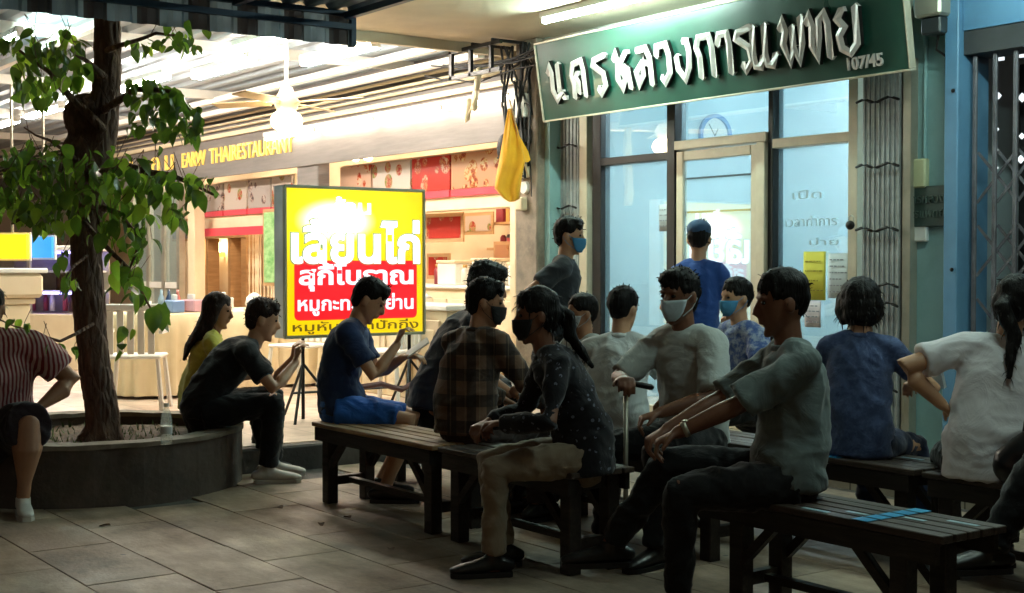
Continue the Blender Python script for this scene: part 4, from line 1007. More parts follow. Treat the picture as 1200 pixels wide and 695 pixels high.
tp = [(120, 524, 25), (119, 505, 21.5), (117, 470, 20.5), (111, 430, 20), (107, 390, 19.5), (103, 340, 19), (101, 300, 19), (103, 255, 20), (110, 215, 21), (116, 180, 19), (123, 150, 17.5), (126, 110, 17.5), (128, 70, 17.5), (129, 20, 17), (131, -60, 15)]
pts = [tw(a, c, TD) for a, c, _ in tp]; rad = [.88*r_*TD/F for _, _, r_ in tp]
tube(b, pts, rad, n=28, cap='flat')
# knots and roots
ball(b, tw(102, 138, TD), (.13, .12, .13)); ball(b, tw(98, 190, TD), (.13, .12, .2))
for k in range(7):
    a = k*.9; tube(b, [Vector((.04*math.cos(a), .04*math.sin(a), .12)), Vector((.1*math.cos(a), .1*math.sin(a), .03)), Vector((.15*math.cos(a), .15*math.sin(a), -.02))], [.04, .035, .02], n=8)
me = remesh(b, .014, 2)
for v in me.vertices:
    p = v.co; q = Vector((p.x*9, p.y*9, p.z*3)); v.co += v.normal*(.012*noise.noise(q)+.009*(1-abs(noise.noise(q*2.7))*2)+.005*noise.noise(q*7))
me.materials.append(M_bark); objm('trunk', me, tr)
# limbs: from trunk pixel to cluster pixels, (x, y, depth)
limbs = [
 ([(120, 150, 8), (90, 120, 7.95), (60, 85, 7.9), (25, 60, 7.9)], .03),
 ([(124, 90, 8), (100, 70, 7.9), (85, 60, 7.8)], .02),
 ([(128, 60, 8), (150, 52, 7.9), (185, 40, 7.9), (215, 42, 7.9)], .018),
 ([(122, 130, 8), (160, 105, 7.7), (200, 108, 7.6), (235, 145, 7.5)], .025),
 ([(106, 215, 8), (70, 195, 7.8), (35, 190, 7.6), (5, 200, 7.5)], .035),
 ([(106, 230, 8), (60, 240, 7.7), (15, 262, 7.6)], .03),
 ([(112, 205, 8), (150, 195, 7.7), (200, 205, 7.6), (250, 228, 7.5)], .03),
 ([(104, 240, 8), (140, 250, 7.6), (165, 280, 7.5), (150, 320, 7.5)], .02),
 ([(100, 262, 8), (135, 300, 7.6), (160, 330, 7.5), (182, 372, 7.4)], .018),
 ([(102, 300, 8), (80, 320, 7.7), (70, 345, 7.6)], .01),
 ([(108, 225, 8), (115, 250, 7.55), (120, 285, 7.5)], .015),
 ([(108, 380, 8), (70, 400, 7.7), (30, 386, 7.6), (0, 375, 7.5)], .012),
 ([(96, 190, 8), (60, 165, 7.8), (30, 150, 7.8)], .014)]
for L, r_ in limbs:
    b = BM(); P = [tw(*q) for q in L]
    Q = []
    for i in range(len(P)-1):
        for t in (0, .5): Q.append(P[i].lerp(P[i+1], t)+Vector([random.uniform(-.012, .012) for _ in range(3)])*(1 if t else 0))
    Q.append(P[-1])
    tube(b, Q, [max(.004, r_*(1-.75*i/(len(Q)-1))) for i in range(len(Q))], n=7); obj('branch', b, M_bark, tr, True)
# leaves in hanging clusters: (px, py, spread px x, y, count, depth, size)
clu = [(50, 55, 40, 14, 14, 7.9, .10), (30, 78, 18, 14, 7, 7.8, .11), (62, 68, 16, 16, 8, 7.8, .12), (85, 68, 14, 18, 9, 7.8, .13), (100, 80, 8, 16, 5, 7.7, .12), (30, 100, 14, 10, 7, 7.8, .12),
       (52, 108, 16, 12, 10, 7.8, .13), (78, 100, 14, 12, 8, 7.7, .12), (168, 58, 16, 6, 7, 7.8, .1), (208, 48, 20, 12, 12, 7.8, .11), (228, 60, 6, 6, 3, 7.8, .12),
       (30, 195, 34, 20, 26, 7.6, .12), (70, 200, 30, 24, 26, 7.6, .12), (20, 240, 26, 16, 18, 7.6, .12), (70, 245, 30, 22, 26, 7.6, .12), (110, 215, 24, 22, 18, 7.5, .12), (150, 210, 28, 18, 22, 7.5, .12),
       (190, 218, 24, 14, 18, 7.5, .12), (225, 220, 18, 10, 10, 7.5, .12), (245, 228, 8, 6, 4, 7.5, .11), (150, 245, 26, 20, 18, 7.5, .12), (205, 250, 20, 12, 10, 7.5, .12), (165, 275, 18, 12, 10, 7.5, .12),
       (125, 270, 16, 20, 10, 7.45, .12), (150, 305, 20, 14, 9, 7.5, .12), (148, 330, 16, 14, 7, 7.45, .13), (160, 350, 12, 10, 4, 7.4, .13), (184, 362, 8, 4, 3, 7.4, .16), (152, 392, 6, 6, 2, 7.4, .12), (140, 410, 6, 6, 2, 7.4, .11),
       (85, 335, 10, 12, 5, 7.6, .11), (72, 310, 8, 12, 3, 7.6, .1), (60, 405, 14, 6, 4, 7.6, .1), (25, 385, 14, 6, 4, 7.6, .1), (84, 415, 6, 6, 2, 7.6, .11), (10, 55, 12, 10, 6, 7.9, .11), (45, 262, 30, 8, 10, 7.6, .12)]
lm = []
for k in range(6):
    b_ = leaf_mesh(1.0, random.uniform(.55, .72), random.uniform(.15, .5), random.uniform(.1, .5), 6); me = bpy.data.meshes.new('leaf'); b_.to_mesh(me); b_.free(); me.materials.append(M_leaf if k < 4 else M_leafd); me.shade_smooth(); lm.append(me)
cand = []
for (px, py, sx, sy, cnt, d, sz) in clu:
    for k in range(int(cnt*1.9)):
        cand.append((px+random.gauss(0, sx*.55), py+random.gauss(0, sy*.6)-6, d+random.uniform(-.45, .45), sz*random.uniform(.42, .95)))
random.shuffle(cand)
nl = 0; extra = BM()
def leafM(px, py, d, sz):
    p = tw(px, py, d); a = random.uniform(0, 6.28); dr = R(random.gauss(-62, 26))
    return Matrix.Translation(p) @ Matrix.Rotation(a, 4, 'Z') @ Matrix.Rotation(dr, 4, 'X') @ Matrix.Rotation(R(random.gauss(0, 30)), 4, 'Y') @ Matrix.Diagonal((sz, sz, sz, 1))
def addleaf(b, me, M): 
    vs = [b.verts.new(M @ v.co) for v in me.vertices]
    for f in me.polygons: b.faces.new([vs[i] for i in f.vertices])
for c in cand:
    M = leafM(*c)
    if nl < 296: o = objm('leaf', random.choice(lm), tr); o.matrix_local = M; nl += 1
    else: addleaf(extra, random.choice(lm), M)
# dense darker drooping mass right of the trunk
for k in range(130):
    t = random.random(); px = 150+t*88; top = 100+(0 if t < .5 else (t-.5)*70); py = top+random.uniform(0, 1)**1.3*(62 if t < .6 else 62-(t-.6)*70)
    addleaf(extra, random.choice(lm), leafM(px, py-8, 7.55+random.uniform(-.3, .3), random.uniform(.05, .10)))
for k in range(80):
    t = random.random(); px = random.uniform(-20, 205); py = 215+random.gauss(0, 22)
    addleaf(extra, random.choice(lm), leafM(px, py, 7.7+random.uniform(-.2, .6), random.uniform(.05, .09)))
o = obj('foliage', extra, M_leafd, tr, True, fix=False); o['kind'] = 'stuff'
# stems
b = BM()
for c in random.sample(cand, 140):
    p = tw(c[0], c[1], c[2]); q = p+Vector((random.uniform(-.08, .08), random.uniform(-.08, .08), random.uniform(.05, .16)))
    tube(b, [p, q], [.002], n=4, cap='flat')
o = obj('leaf_stalks', b, M_bark, tr); o['kind'] = 'stuff'
# bottle on the rim
bt = empty('water_bottle', at(194, 521, z=.346), 0, 'clear plastic water bottle standing on the planter rim', 'bottle')
M_pet = glass_mat('clear_plastic', 'eef2ee', .12, .08, .12, 'dfe6e2')
b = BM(); tube(b, [(0, 0, 0), (0, 0, .05), (0, 0, .055), (0, 0, .12), (0, 0, .17), (0, 0, .205)], [.031, .032, .029, .032, .024, .013], n=18, cap='flat'); obj('body', b, M_pet, bt, True)
b = BM(); tube(b, [(0, 0, .2055), (0, 0, .225)], [.015], n=12, cap='flat'); obj('cap', b, M_white, bt)
b = BM(); tube(b, [(0, 0, .06), (0, 0, .1)], [.0325], n=18, cap='flat'); obj('label_band', b, mat('label_pale', 'c9cfd0', rough=.4), bt)
# ---------------------------------------------------------------- benches
def woodmat(name, a, c):
    m, n, b = newmat(name); v = n.coord('Object', (1.2, 16, 16))
    oi = n.new('ShaderNodeObjectInfo'); ad = n.new('ShaderNodeVectorMath', operation='ADD'); n.link(v, ad.inputs[0])
    cx = n.new('ShaderNodeCombineXYZ'); n.link(n.math('MULTIPLY', oi.outputs['Random'], 50.0), cx.inputs[0]); n.link(cx.outputs[0], ad.inputs[1])
    nz = n.new('ShaderNodeTexNoise', i_Scale=3.0, i_Detail=8.0, i_Roughness=.65, i_Distortion=.8); n.link(ad.outputs[0], nz.inputs[0])
    n.link(n.ramp(nz.outputs[0], [(.3, srgb(c)), (.68, srgb(a))]), b.inputs['Base Color'])
    n.link(n.ramp(nz.outputs[0], [(.3, (.62,)*3), (.7, (.38,)*3)]), b.inputs['Roughness'])
    bp = n.new('ShaderNodeBump', i_Strength=.4, i_Distance=.004); n.link(nz.outputs[0], bp.inputs['Height']); n.link(bp.outputs[0], b.inputs['Normal']); return m
M_bench = woodmat('bench_wood', 'b08d62', '624a32'); M_benchd = woodmat('bench_wood_dark', '4d3f36', '271f1a'); M_bleg = woodmat('bench_leg_wood', '2a201a', '120d0a')
M_tape = mat('blue_tape', '35a9d8', '2c93c4', rough=.35, scale=9); M_tapew = mat('pale_tape', 'a9c4cc', '8aa6b0', rough=.4, scale=30)
def bench(x0, x1, y0, label, m, wdt=.34, ns=5, tape=None, lx=.06):
    t = empty('slatted_bench', (x0, y0, 0), 0, label, 'bench', 'dark slatted wooden benches'); L = x1-x0; s = wdt/ns
    for k in range(ns):
        b = BM(); bx(b, 0, L, k*s+.006, (k+1)*s-.006, .425, .45+random.uniform(-.002, .002), bev=.003); obj('slat', b, m, t)
    b = BM(); bx(b, .03, L-.03, .01, .035, .35, .422); obj('apron', b, M_bleg, t)
    b = BM(); bx(b, .03, L-.03, wdt-.035, wdt-.01, .35, .422); obj('apron', b, M_bleg, t)
    for x in (lx, L-lx-.07):
        for y in (.04, wdt-.105):
            b = BM(); bx(b, x, x+.07, y, y+.065, 0, .4235, bev=.004); obj('leg', b, M_bleg, t)
        b = BM(); bx(b, x+.015, x+.055, .107, wdt-.107, .36, .42); obj('crosspiece', b, M_bleg, t)
        b = BM(); bx(b, x+.015, x+.055, .107, wdt-.107, .1, .15); obj('crosspiece', b, M_bleg, t)
    b = BM(); bx(b, lx+.072, L-lx-.072, wdt/2-.02, wdt/2+.02, .11, .14); obj('stretcher', b, M_bleg, t)
    for s_ in (0, 1):
        for y in (.042, wdt-.075):
            xa_ = (lx+.06) if s_ == 0 else L-lx-.06; xb_ = xa_+(.22 if s_ == 0 else -.22)
            b = BM(); a = Vector((xa_, y+.016, .2)); c = Vector((xb_, y+.016, .41)); dd = c-a
            box(b, (a+c)/2, (dd.length, .03, .035), Matrix.Rotation(-math.atan2(dd.z, dd.x), 4, 'Y')); obj('brace', b, M_bleg, t)
    if tape is not None:
        b = BM()
        for k in range(ns): bx(b, tape-.035, tape+.035, k*s+.007, (k+1)*s-.007, .4535, .4545)
        obj('blue_tape', b, M_tape, t)
        for (xa_, xb_, yy) in ((tape-.28, tape-.16, .05), (tape-.14, tape-.05, .12), (tape+.05, tape+.14, .2), (tape+.18, tape+.3, .26)):
            k = int(yy/s); yc = (k+.5)*s; b = BM(); bx(b, xa_, xb_, yc-.012, yc+.012, .4535, .4545); obj('pale_tape', b, M_tapew, t)
    return t
bench(-6.86, -5.60, 3.54, 'worn brown slatted bench under the reader in blue shorts', M_bench, wdt=.38)
bench(-5.55, -4.50, 3.54, 'slatted bench under the seated person in pale trousers', M_benchd, wdt=.36)
bench(-3.92, -2.75, 3.68, 'front dark slatted bench with blue tape at lower right', M_benchd, tape=.83, ns=5, wdt=.36, lx=.17)
bench(-5.3, -3.72, 4.78, 'rear slatted bench under the bob haired person with blue tape', M_benchd, tape=1.12, wdt=.4)
bench(-3.68, -2.3, 4.78, 'rear slatted bench under the person in the white top at right edge', M_benchd, wdt=.4)
bench(-5.75, -4.35, 4.22, 'middle slatted bench under the people in pale shirts', M_benchd, wdt=.36)
bench(-7.3, -5.9, 4.25, 'slatted bench behind the plaid shirt', M_benchd, wdt=.36)
# ---------------------------------------------------------------- people
def skinmat(name, c):
    m, n, b = newmat(name); nz = n.new('ShaderNodeTexNoise', i_Scale=9.0, i_Detail=6.0); n.link(n.coord('Object'), nz.inputs[0])
    c = srgb(c); n.link(n.ramp(nz.outputs[0], [(.3, tuple(x*.82 for x in c)), (.7, c)]), b.inputs['Base Color'])
    b.inputs['Roughness'].default_value = .48; b.inputs['Subsurface Weight'].default_value = .0
    bz = n.new('ShaderNodeTexNoise', i_Scale=160.0, i_Detail=3.0); n.link(n.coord('Object'), bz.inputs[0])
    bp = n.new('ShaderNodeBump', i_Strength=.15, i_Distance=.002); n.link(bz.outputs[0], bp.inputs['Height']); n.link(bp.outputs[0], b.inputs['Normal']); return m
M_skin = skinmat('skin_tan', 'a87a5c'); M_skinl = skinmat('skin_light', 'c99a78'); M_skind = skinmat('skin_brown', '7e5540')
def clothmat(name, c, c2=None, rough=.85, kind=None, extra=None):
    m, n, b = newmat(name); v = n.coord('Object'); x, y, z = n.sep(v)[:3]
    c = srgb(c); c2 = srgb(c2) if c2 else tuple(q*.7 for q in c)
    nz = n.new('ShaderNodeTexNoise', i_Scale=5.0, i_Detail=5.0); n.link(v, nz.inputs[0])
    col = n.ramp(nz.outputs[0], [(.3, tuple(q*.86 for q in c)), (.7, c)])
    if kind == 'plaid':
        sx = n.math('GREATER_THAN', n.math('SINE', n.math('MULTIPLY', n.math('ADD', x, y), 46.0)), .1)
        sz = n.math('GREATER_THAN', n.math('SINE', n.math('MULTIPLY', z, 50.0)), .1)
        col = n.mix(n.math('MULTIPLY', sx, .75), col, c2); col = n.mix(n.math('MULTIPLY', sz, .75), col, c2)
        lx = n.math('GREATER_THAN', n.math('SINE', n.math('ADD', n.math('MULTIPLY', n.math('ADD', x, y), 62.0), 2.2)), .975)
        col = n.mix(n.math('MULTIPLY', lx, .15), col, srgb('b59a78'))
    if kind == 'stripe':
        sx = n.math('SINE', n.math('MULTIPLY', n.math('ADD', x, n.math('MULTIPLY', y, .35)), 260.0)); col = n.mix(n.math('GREATER_THAN', sx, .0), col, c2)
    if kind == 'floral':
        vo = n.new('ShaderNodeTexVoronoi', i_Scale=34.0, i_Randomness=1.0); n.link(v, vo.inputs[0])
        n2 = n.new('ShaderNodeTexNoise', i_Scale=45.0, i_Detail=4.0); n.link(v, n2.inputs[0])
        f = n.math('MULTIPLY', n.math('LESS_THAN', vo.outputs[0], .26), n.math('GREATER_THAN', n2.outputs[0], .5)); col = n.mix(n.math('MULTIPLY', f, .8), col, c2)
    if kind == 'mottle':
        n2 = n.new('ShaderNodeTexNoise', i_Scale=26.0, i_Detail=6.0, i_Roughness=.7); n.link(v, n2.inputs[0])
        col = n.mix(n.ramp(n2.outputs[0], [(.45, (0, 0, 0)), (.6, (.8,)*3)]), col, c2)
    n.link(col, b.inputs['Base Color']); b.inputs['Roughness'].default_value = rough; b.inputs['Sheen Weight'].default_value = .15
    b.inputs['Specular IOR Level'].default_value = .25
    f1 = n.new('ShaderNodeTexNoise', i_Scale=7.0, i_Detail=3.0, i_Roughness=.5, i_Distortion=2.2); n.link(v, f1.inputs[0])
    f2 = n.new('ShaderNodeTexNoise', i_Scale=240.0, i_Detail=2.0); n.link(v, f2.inputs[0])
    bp = n.new('ShaderNodeBump', i_Strength=.45, i_Distance=.02); n.link(f1.outputs[0], bp.inputs['Height'])
    b2 = n.new('ShaderNodeBump', i_Strength=.2, i_Distance=.002); n.link(f2.outputs[0], b2.inputs['Height']); n.link(bp.outputs[0], b2.inputs['Normal'])
    n.link(b2.outputs[0], b.inputs['Normal']); return m
def hairmat(name, c):
    m, n, b = newmat(name); v = n.coord('Object', (1, 1, .12)); nz = n.new('ShaderNodeTexNoise', i_Scale=160.0, i_Detail=4.0); n.link(v, nz.inputs[0])
    c = srgb(c); n.link(n.ramp(nz.outputs[0], [(.35, tuple(q*.5 for q in c)), (.7, tuple(min(1, q*1.6) for q in c))]), b.inputs['Base Color']); b.inputs['Roughness'].default_value = .6
    b.inputs['Specular IOR Level'].default_value = .2
    bp = n.new('ShaderNodeBump', i_Strength=.8, i_Distance=.006); n.link(nz.outputs[0], bp.inputs['Height']); n.link(bp.outputs[0], b.inputs['Normal']); return m
M_hair = hairmat('black_hair', '0e0b0a'); M_hairb = hairmat('dark_brown_hair', '2a1c16')
M_eye = mat('eye_dark', '1a120e', rough=.2)
M_sole = mat('pale_sole', 'c9c6be', rough=.6); M_shoeb = mat('black_shoe', '161515', rough=.4); M_shoew = mat('white_shoe', 'd9d6cf', rough=.5, scale=14, dirt=.2)
M_maskb = clothmat('mask_blue', '4f9ac8'); M_maskg = clothmat('mask_grey', 'a8adb0'); M_maskk = clothmat('mask_black', '1b1a1c'); M_maskw = clothmat('mask_white', 'b9cad2')

def ik(a, c, l1, l2, pole):
    d = c-a; L = min(d.length, (l1+l2)*.998); dn = d.normalized()
    x = (l1*l1-l2*l2+L*L)/(2*L); h = math.sqrt(max(0, l1*l1-x*x))
    p = pole-dn*pole.dot(dn)
    if p.length < 1e-4: p = dn.orthogonal()
    return a+dn*x+p.normalized()*h, a+dn*L
V3 = Vector
def person(label, pos, phi, hip=.53, S=1.0, lean=5, slean=0, bend=10, hyaw=0, hpitch=0, hroll=0, fat=1.0,
           feet=((-.12, .42), (.12, .42)), footz=(0, 0), knee=None, hands=(((-.2, .35, .65)), ((.2, .35, .65))), elbow=((-1, -.6, -.5), (1, -.6, -.5)),
           shirt=None, sleeve='short', pants=None, pantlen='long', skin=None, hair='short', hairm=None, mask=None, shoes=None, grip=(1.0, 1.0), vox=.009, long_shirt=0, group=None, puff=1.0, cap=None, fwdtoe=(0, 0), fingdir=(None, None)):
    """local frame: x right hand side, y facing, z up; origin on the ground under the hips"""
    skin = skin or M_skin; hairm = hairm or M_hair; shoes = shoes or M_shoeb
    fv = face_dir(phi); rz = math.atan2(fv.y, fv.x)-math.pi/2
    root = empty('person', (pos.x, pos.y, pos.z), rz, label, 'person', group)
    s = S; sf = s*fat
    # spine
    P0 = V3((0, 0, hip)); la, lb_ = R(lean), R(lean+bend); sl = R(slean)
    def dirn(a, q): return V3((math.sin(q), math.sin(a)*math.cos(q), math.cos(a)*math.cos(q)))
    P1 = P0+dirn(la-R(bend)*.3, sl*.5)*.16*s; P2 = P1+dirn((la+lb_)/2, sl)*.17*s; P3 = P2+dirn(lb_, sl)*.15*s
    up = dirn(lb_, sl); right = V3((1, 0, 0)); right = (right-up*right.dot(up)).normalized(); fwd = up.cross(right)
    SHc = P3-up*.035*s
    sh = [SHc-right*.165*sf, SHc+right*.165*sf]
    hipj = [P0+V3((-.09*sf, .0, -.02)), P0+V3((.09*sf, .0, -.02))]
    # legs
    ank = []; kn = []
    for i in (0, 1):
        fx, fy = feet[i]; A_ = V3((fx, fy, .085*s+footz[i])); kp = V3((0.0+(-.12 if i == 0 else .12), 1, .6)) if knee is None else V3(knee[i])
        k_, a_ = ik(hipj[i], A_, .43*s, .42*s, kp); kn.append(k_); ank.append(a_)
    # arms
    el = []; wr = []
    for i in (0, 1):
        e_, w_ = ik(sh[i], V3(hands[i]), .285*s, .25*s, V3(elbow[i])); el.append(e_); wr.append(w_)
    # head frame
    hq = Matrix.Rotation(R(-hyaw), 3, 'Z') @ Matrix.Rotation(R(hpitch), 3, 'X') @ Matrix.Rotation(R(hroll), 3, 'Y')
    neck = P3+up*.03*s
    hb = neck+(up*.5+V3((0, 0, .5))).normalized()*.06*s   # skull base
    def H(x, y, z): return hb+hq @ V3((x*s, (y+.02)*s, z*s))
    hx = hq @ V3((1, 0, 0)); hz = hq @ V3((0, 0, 1)); hy = hq @ V3((0, 1, 0))
    # ---- body
    b = BM()
    tube(b, [P0-V3((0, 0, .06*s)), P0+V3((0, 0, .03)), P1, P2, P2.lerp(P3, .6), P3, neck], [(.10*sf, .07*sf), (.115*sf, .08*sf), (.125*sf, .088*sf), (.14*sf, .09*sf), (.135*sf, .085*s), (.08*s, .068*s), (.055*s, .055*s)], right, 20)
    tube(b, [sh[0], SHc.lerp(sh[0], .4)+up*.02*s, SHc.lerp(sh[1], .4)+up*.02*s, sh[1]], [.045*s, .05*s, .05*s, .045*s], up, 12)
    tube(b, [neck-up*.05*s, neck+up*.01, H(0, -.015, .03), H(0, -.01, .07)], [.062*s, .055*s, .053*s, .052*s], hx, 14)
    # head loft (z from chin 0 to crown .23)
    hp = [(-.012, .018, .06, .018), (0, .034, .045, .034), (.02, .05, .03, .058), (.045, .06, .015, .078), (.075, .067, .004, .088), (.11, .072, -.004, .096), (.145, .074, -.01, .1), (.172, .068, -.012, .092), (.188, .052, -.014, .072), (.199, .028, -.016, .04)]
    tube(b, [H(0, y_, z_) for z_, w_, y_, d_ in hp], [(w_*s, d_*s) for z_, w_, y_, d_ in hp], hx, 22)
    tube(b, [H(0, .085, .115), H(0, .1, .085), H(0, .104, .07), H(0, .09, .062)], [.009*s, .012*s, .016*s, .013*s], hx, 10)
    ball(b, H(0, .083, .04), (.024*s, .012*s, .008*s), hq); ball(b, H(0, .081, .028), (.02*s, .011*s, .007*s), hq)
    ball(b, H(0, .082, .128), (.05*s, .012*s, .009*s), hq)
    for q in (-1, 1): ball(b, H(q*.077, -.012, .095), (.01*s, .02*s, .033*s), hq)
    for i in (0, 1):
        tube(b, [sh[i], sh[i].lerp(el[i], .35), el[i], el[i].lerp(wr[i], .3), wr[i]], [.042*sf, .043*sf, .037*sf, .039*sf, .026*s], V3((0, 0, 1)), 14)
        tube(b, [hipj[i], hipj[i].lerp(kn[i], .4), kn[i], kn[i].lerp(ank[i], .3), kn[i].lerp(ank[i], .75), ank[i]], [.07*sf, .072*sf, .056*s, .057*sf, .038*s, .036*s], V3((1, 0, 0)), 14)
        # hand: palm, four fingers, thumb
        dr = (wr[i]-el[i]).normalized() if fingdir[i] is None else V3(fingdir[i]).normalized()
        sd = -1 if i == 0 else 1
        pole = V3((0, 0, -1)) if abs(dr.z) < .8 else V3((0, 1, 0))
        palmn = (pole-dr*pole.dot(dr)).normalized(); across = dr.cross(palmn)
        pc_ = wr[i]+dr*.045*s
        tube(b, [wr[i]-dr*.01, wr[i]+dr*.03*s, wr[i]+dr*.085*s], [(.024*s, .019*s), (.036*s, .016*s), (.04*s, .013*s)], across, 12)
        g = grip[i]
        for k in range(4):
            base = wr[i]+dr*.085*s+across*(.033-.022*k)*s; Lf = (.034, .04, .037, .028)[k]*s; a1 = R(12+38*g+4*k); a2 = R(25+80*g+3*k)
            d1 = dr*math.cos(a1)+palmn*math.sin(a1); d2 = dr*math.cos(a2)+palmn*math.sin(a2)
            tube(b, [base, base+d1*Lf*1.2, base+d1*Lf*1.2+d2*Lf], [.0085*s, .008*s, .0068*s], across, 8)
        tb_ = wr[i]+dr*.03*s-across*sd*-.03*s*(-1)
        tdir = (dr*.7+across*(.6 if i else -.6)*-1+palmn*.35).normalized()
        tb_ = wr[i]+dr*.028*s+across*(.026 if i == 0 else -.026)*s
        tdir = (dr*.75+across*(.55 if i == 0 else -.55)+palmn*.4).normalized()
        tube(b, [tb_, tb_+tdir*.035*s, tb_+tdir*.035*s+(tdir+dr*.6+palmn*.4*g).normalized()*.028*s], [.013*s, .011*s, .009*s], palmn, 8)
        # foot
        tdr = R(fwdtoe[i]); fd = V3((math.sin(tdr), math.cos(tdr), 0)); A_ = ank[i]
        tube(b, [A_+V3((0, 0, .01)), A_-fd*.02-V3((0, 0, .045*s)), A_+fd*.06*s-V3((0, 0, .045*s)), A_+fd*.13*s-V3((0, 0, .052*s))], [.034*s, (.03*s, .026*s), (.033*s, .022*s), (.03*s, .01*s)], V3((fd.y, -fd.x, 0)), 12)
    me = remesh(b, vox, 1); me.materials.append(skin); objm('body', me, root)
    for q in (-1, 1):
        b = BM(); ball(b, H(q*.031, .079, .108), (.013*s, .009*s, .008*s), hq, 10); obj('eye', b, M_eye, root, True)
    # ---- trousers
    if pants is not None:
        b = BM(); up_ = .09
        tube(b, [P0-V3((0, 0, .085*s)), P0-V3((0, 0, .02)), P0+(P1-P0)*.5], [(.13*sf, .11*sf), (.172*sf, .132*sf), (.158*sf, .12*sf)], right, 22, 'round' if hip < .7 else 'flat')
        for i in (0, 1):
            h0 = hipj[i]
            if pantlen == 'long':
                e_ = ank[i]+(kn[i]-ank[i]).normalized()*.02
                tube(b, [h0, h0.lerp(kn[i], .4), h0.lerp(kn[i], .85), kn[i], kn[i].lerp(e_, .25), kn[i].lerp(e_, .8), e_], [.106*sf, .094*sf, .074*sf, .072*sf, .068*sf, .056*s, .06*s], V3((1, 0, 0)), 18, 'flat')
            else:
                f_ = {'shorts': .84, 'knee': 1.0}[pantlen]; e_ = h0.lerp(kn[i], f_)
                tube(b, [h0, h0.lerp(e_, .5), e_], [.108*sf, .1*sf, .088*sf], V3((1, 0, 0)), 18, 'flat')
        me = remesh(b, .0105, 5); wrinkle(me, .009, 11, seed=zlib.crc32(label.encode()) % 17); me.materials.append(pants); objm('trousers' if pantlen == 'long' else 'shorts', me, root)
    # ---- shirt
    if shirt is not None:
        b = BM(); lo = P0-(P1-P0).normalized()*.035-V3((0, 0, long_shirt))
        tube(b, [lo, P0+V3((0, 0, .07)), P1, P2, P2.lerp(P3, .55), P3-up*.005, P3+up*.022*s], [(.178*sf*puff, .14*sf*puff), (.178*sf*puff, .14*sf*puff), (.168*sf*puff, .13*sf*puff), (.178*sf, .127*sf), (.17*sf, .118*s), (.105*s, .088*s), (.074*s, .07*s)], right, 26, 'flat')
        tube(b, [sh[0], SHc.lerp(sh[0], .45)+up*.022*s, SHc.lerp(sh[1], .45)+up*.022*s, sh[1]], [.07*sf, max(.072*s, .068*sf), max(.072*s, .068*sf), .07*sf], up, 14)
        for i in (0, 1):
            if sleeve == 'short': e_ = sh[i].lerp(el[i], .68); tube(b, [sh[i], sh[i].lerp(e_, .5), e_], [.068*sf, .067*sf, .07*sf], V3((0, 0, 1)), 16, 'flat')
            elif sleeve == 'elbow': e_ = sh[i].lerp(el[i], .95); tube(b, [sh[i], sh[i].lerp(e_, .5), e_], [.07*sf, .07*sf, .074*sf], V3((0, 0, 1)), 16, 'flat')
            elif sleeve == 'long': tube(b, [sh[i], sh[i].lerp(el[i], .5), el[i], el[i].lerp(wr[i], .5), wr[i]], [.068*sf, .062*sf, .056*sf, .05*s, .042*s], V3((0, 0, 1)), 16, 'flat')
        me = remesh(b, .0105, 5); wrinkle(me, .0115, 6.5, seed=(zlib.crc32(label.encode())//7) % 23); me.materials.append(shirt); objm('shirt', me, root)
        # collar band
        b = BM(); n_ = 24; rg = []
        cn = P3+up*.02*s
        for k in range(n_):
            a = 2*math.pi*k/n_; d_ = right*math.cos(a)*.073*s+fwd*math.sin(a)*.069*s
            rg.append([b.verts.new(cn+d_*1.04-up*.006), b.verts.new(cn+d_*.98+up*.016*s), b.verts.new(cn+d_*.88+up*.014*s), b.verts.new(cn+d_*.9-up*.008)])
        for k in range(n_):
            for q in range(4): b.faces.new((rg[k][q], rg[(k+1) % n_][q], rg[(k+1) % n_][(q+1) % 4], rg[k][(q+1) % 4]))
        obj('collar', b, shirt, root, True)
    # ---- hair
    b = BM()
    def hb_(c, r): ball(b, H(*c), tuple(q*s for q in r), hq, 20)
    hb_((0, -.014, .156), (.083, .103, .085)); hb_((0, -.03, .125), (.0785, .085, .088))
    if hair == 'short':
        hb_((0, -.05, .085), (.066, .055, .07)); hb_((0, .04, .195), (.062, .05, .035)); hb_((.02, .062, .178), (.045, .03, .022))
    if hair == 'crop': hb_((0, -.05, .095), (.066, .055, .06)); hb_((0, .03, .195), (.058, .045, .03))
    if hair == 'bob':
        hb_((0, -.03, .13), (.1, .11, .105)); hb_((0, -.04, .085), (.108, .1, .09)); hb_((0, -.045, .045), (.104, .088, .065)); hb_((0, .02, .185), (.08, .07, .045))
        for q in (-1, 1): tube(b, [H(q*.072, .01, .15), H(q*.088, .015, .08), H(q*.08, .02, .02)], [(.03*s, .05*s), (.03*s, .05*s), (.018*s, .035*s)], hx, 12)
    if hair in ('long', 'pony'):
        hb_((0, -.045, .1), (.08, .07, .09)); hb_((0, .03, .19), (.07, .055, .035))
        bk = -fwd
        if hair == 'long':
            pts = [H(0, -.06, .12), H(0, -.085, .03), P3+bk*.1*s+up*.02, P2+bk*.135*s+up*.05*s, P2+bk*.14*s-up*.05*s]
            tube(b, pts, [(.08*s, .05*s), (.082*s, .045*s), (.09*s, .035*s), (.075*s, .028*s), (.03*s, .012*s)], right, 18)
            for q in (-1, 1): tube(b, [H(q*.07, .0, .14), H(q*.08, -.02, .05), H(q*.075, -.04, -.03), P3+bk*.07*s+right*q*.07*s-up*.03], [(.02*s, .045*s), (.022*s, .04*s), (.02*s, .03*s), (.01*s, .02*s)], hx, 10)
        else:
            tube(b, [H(0, -.1, .12), H(0, -.15, .09), P3+bk*.13*s+up*.03, P2+bk*.15*s], [.03*s, .035*s, .035*s, .012*s], right, 12)
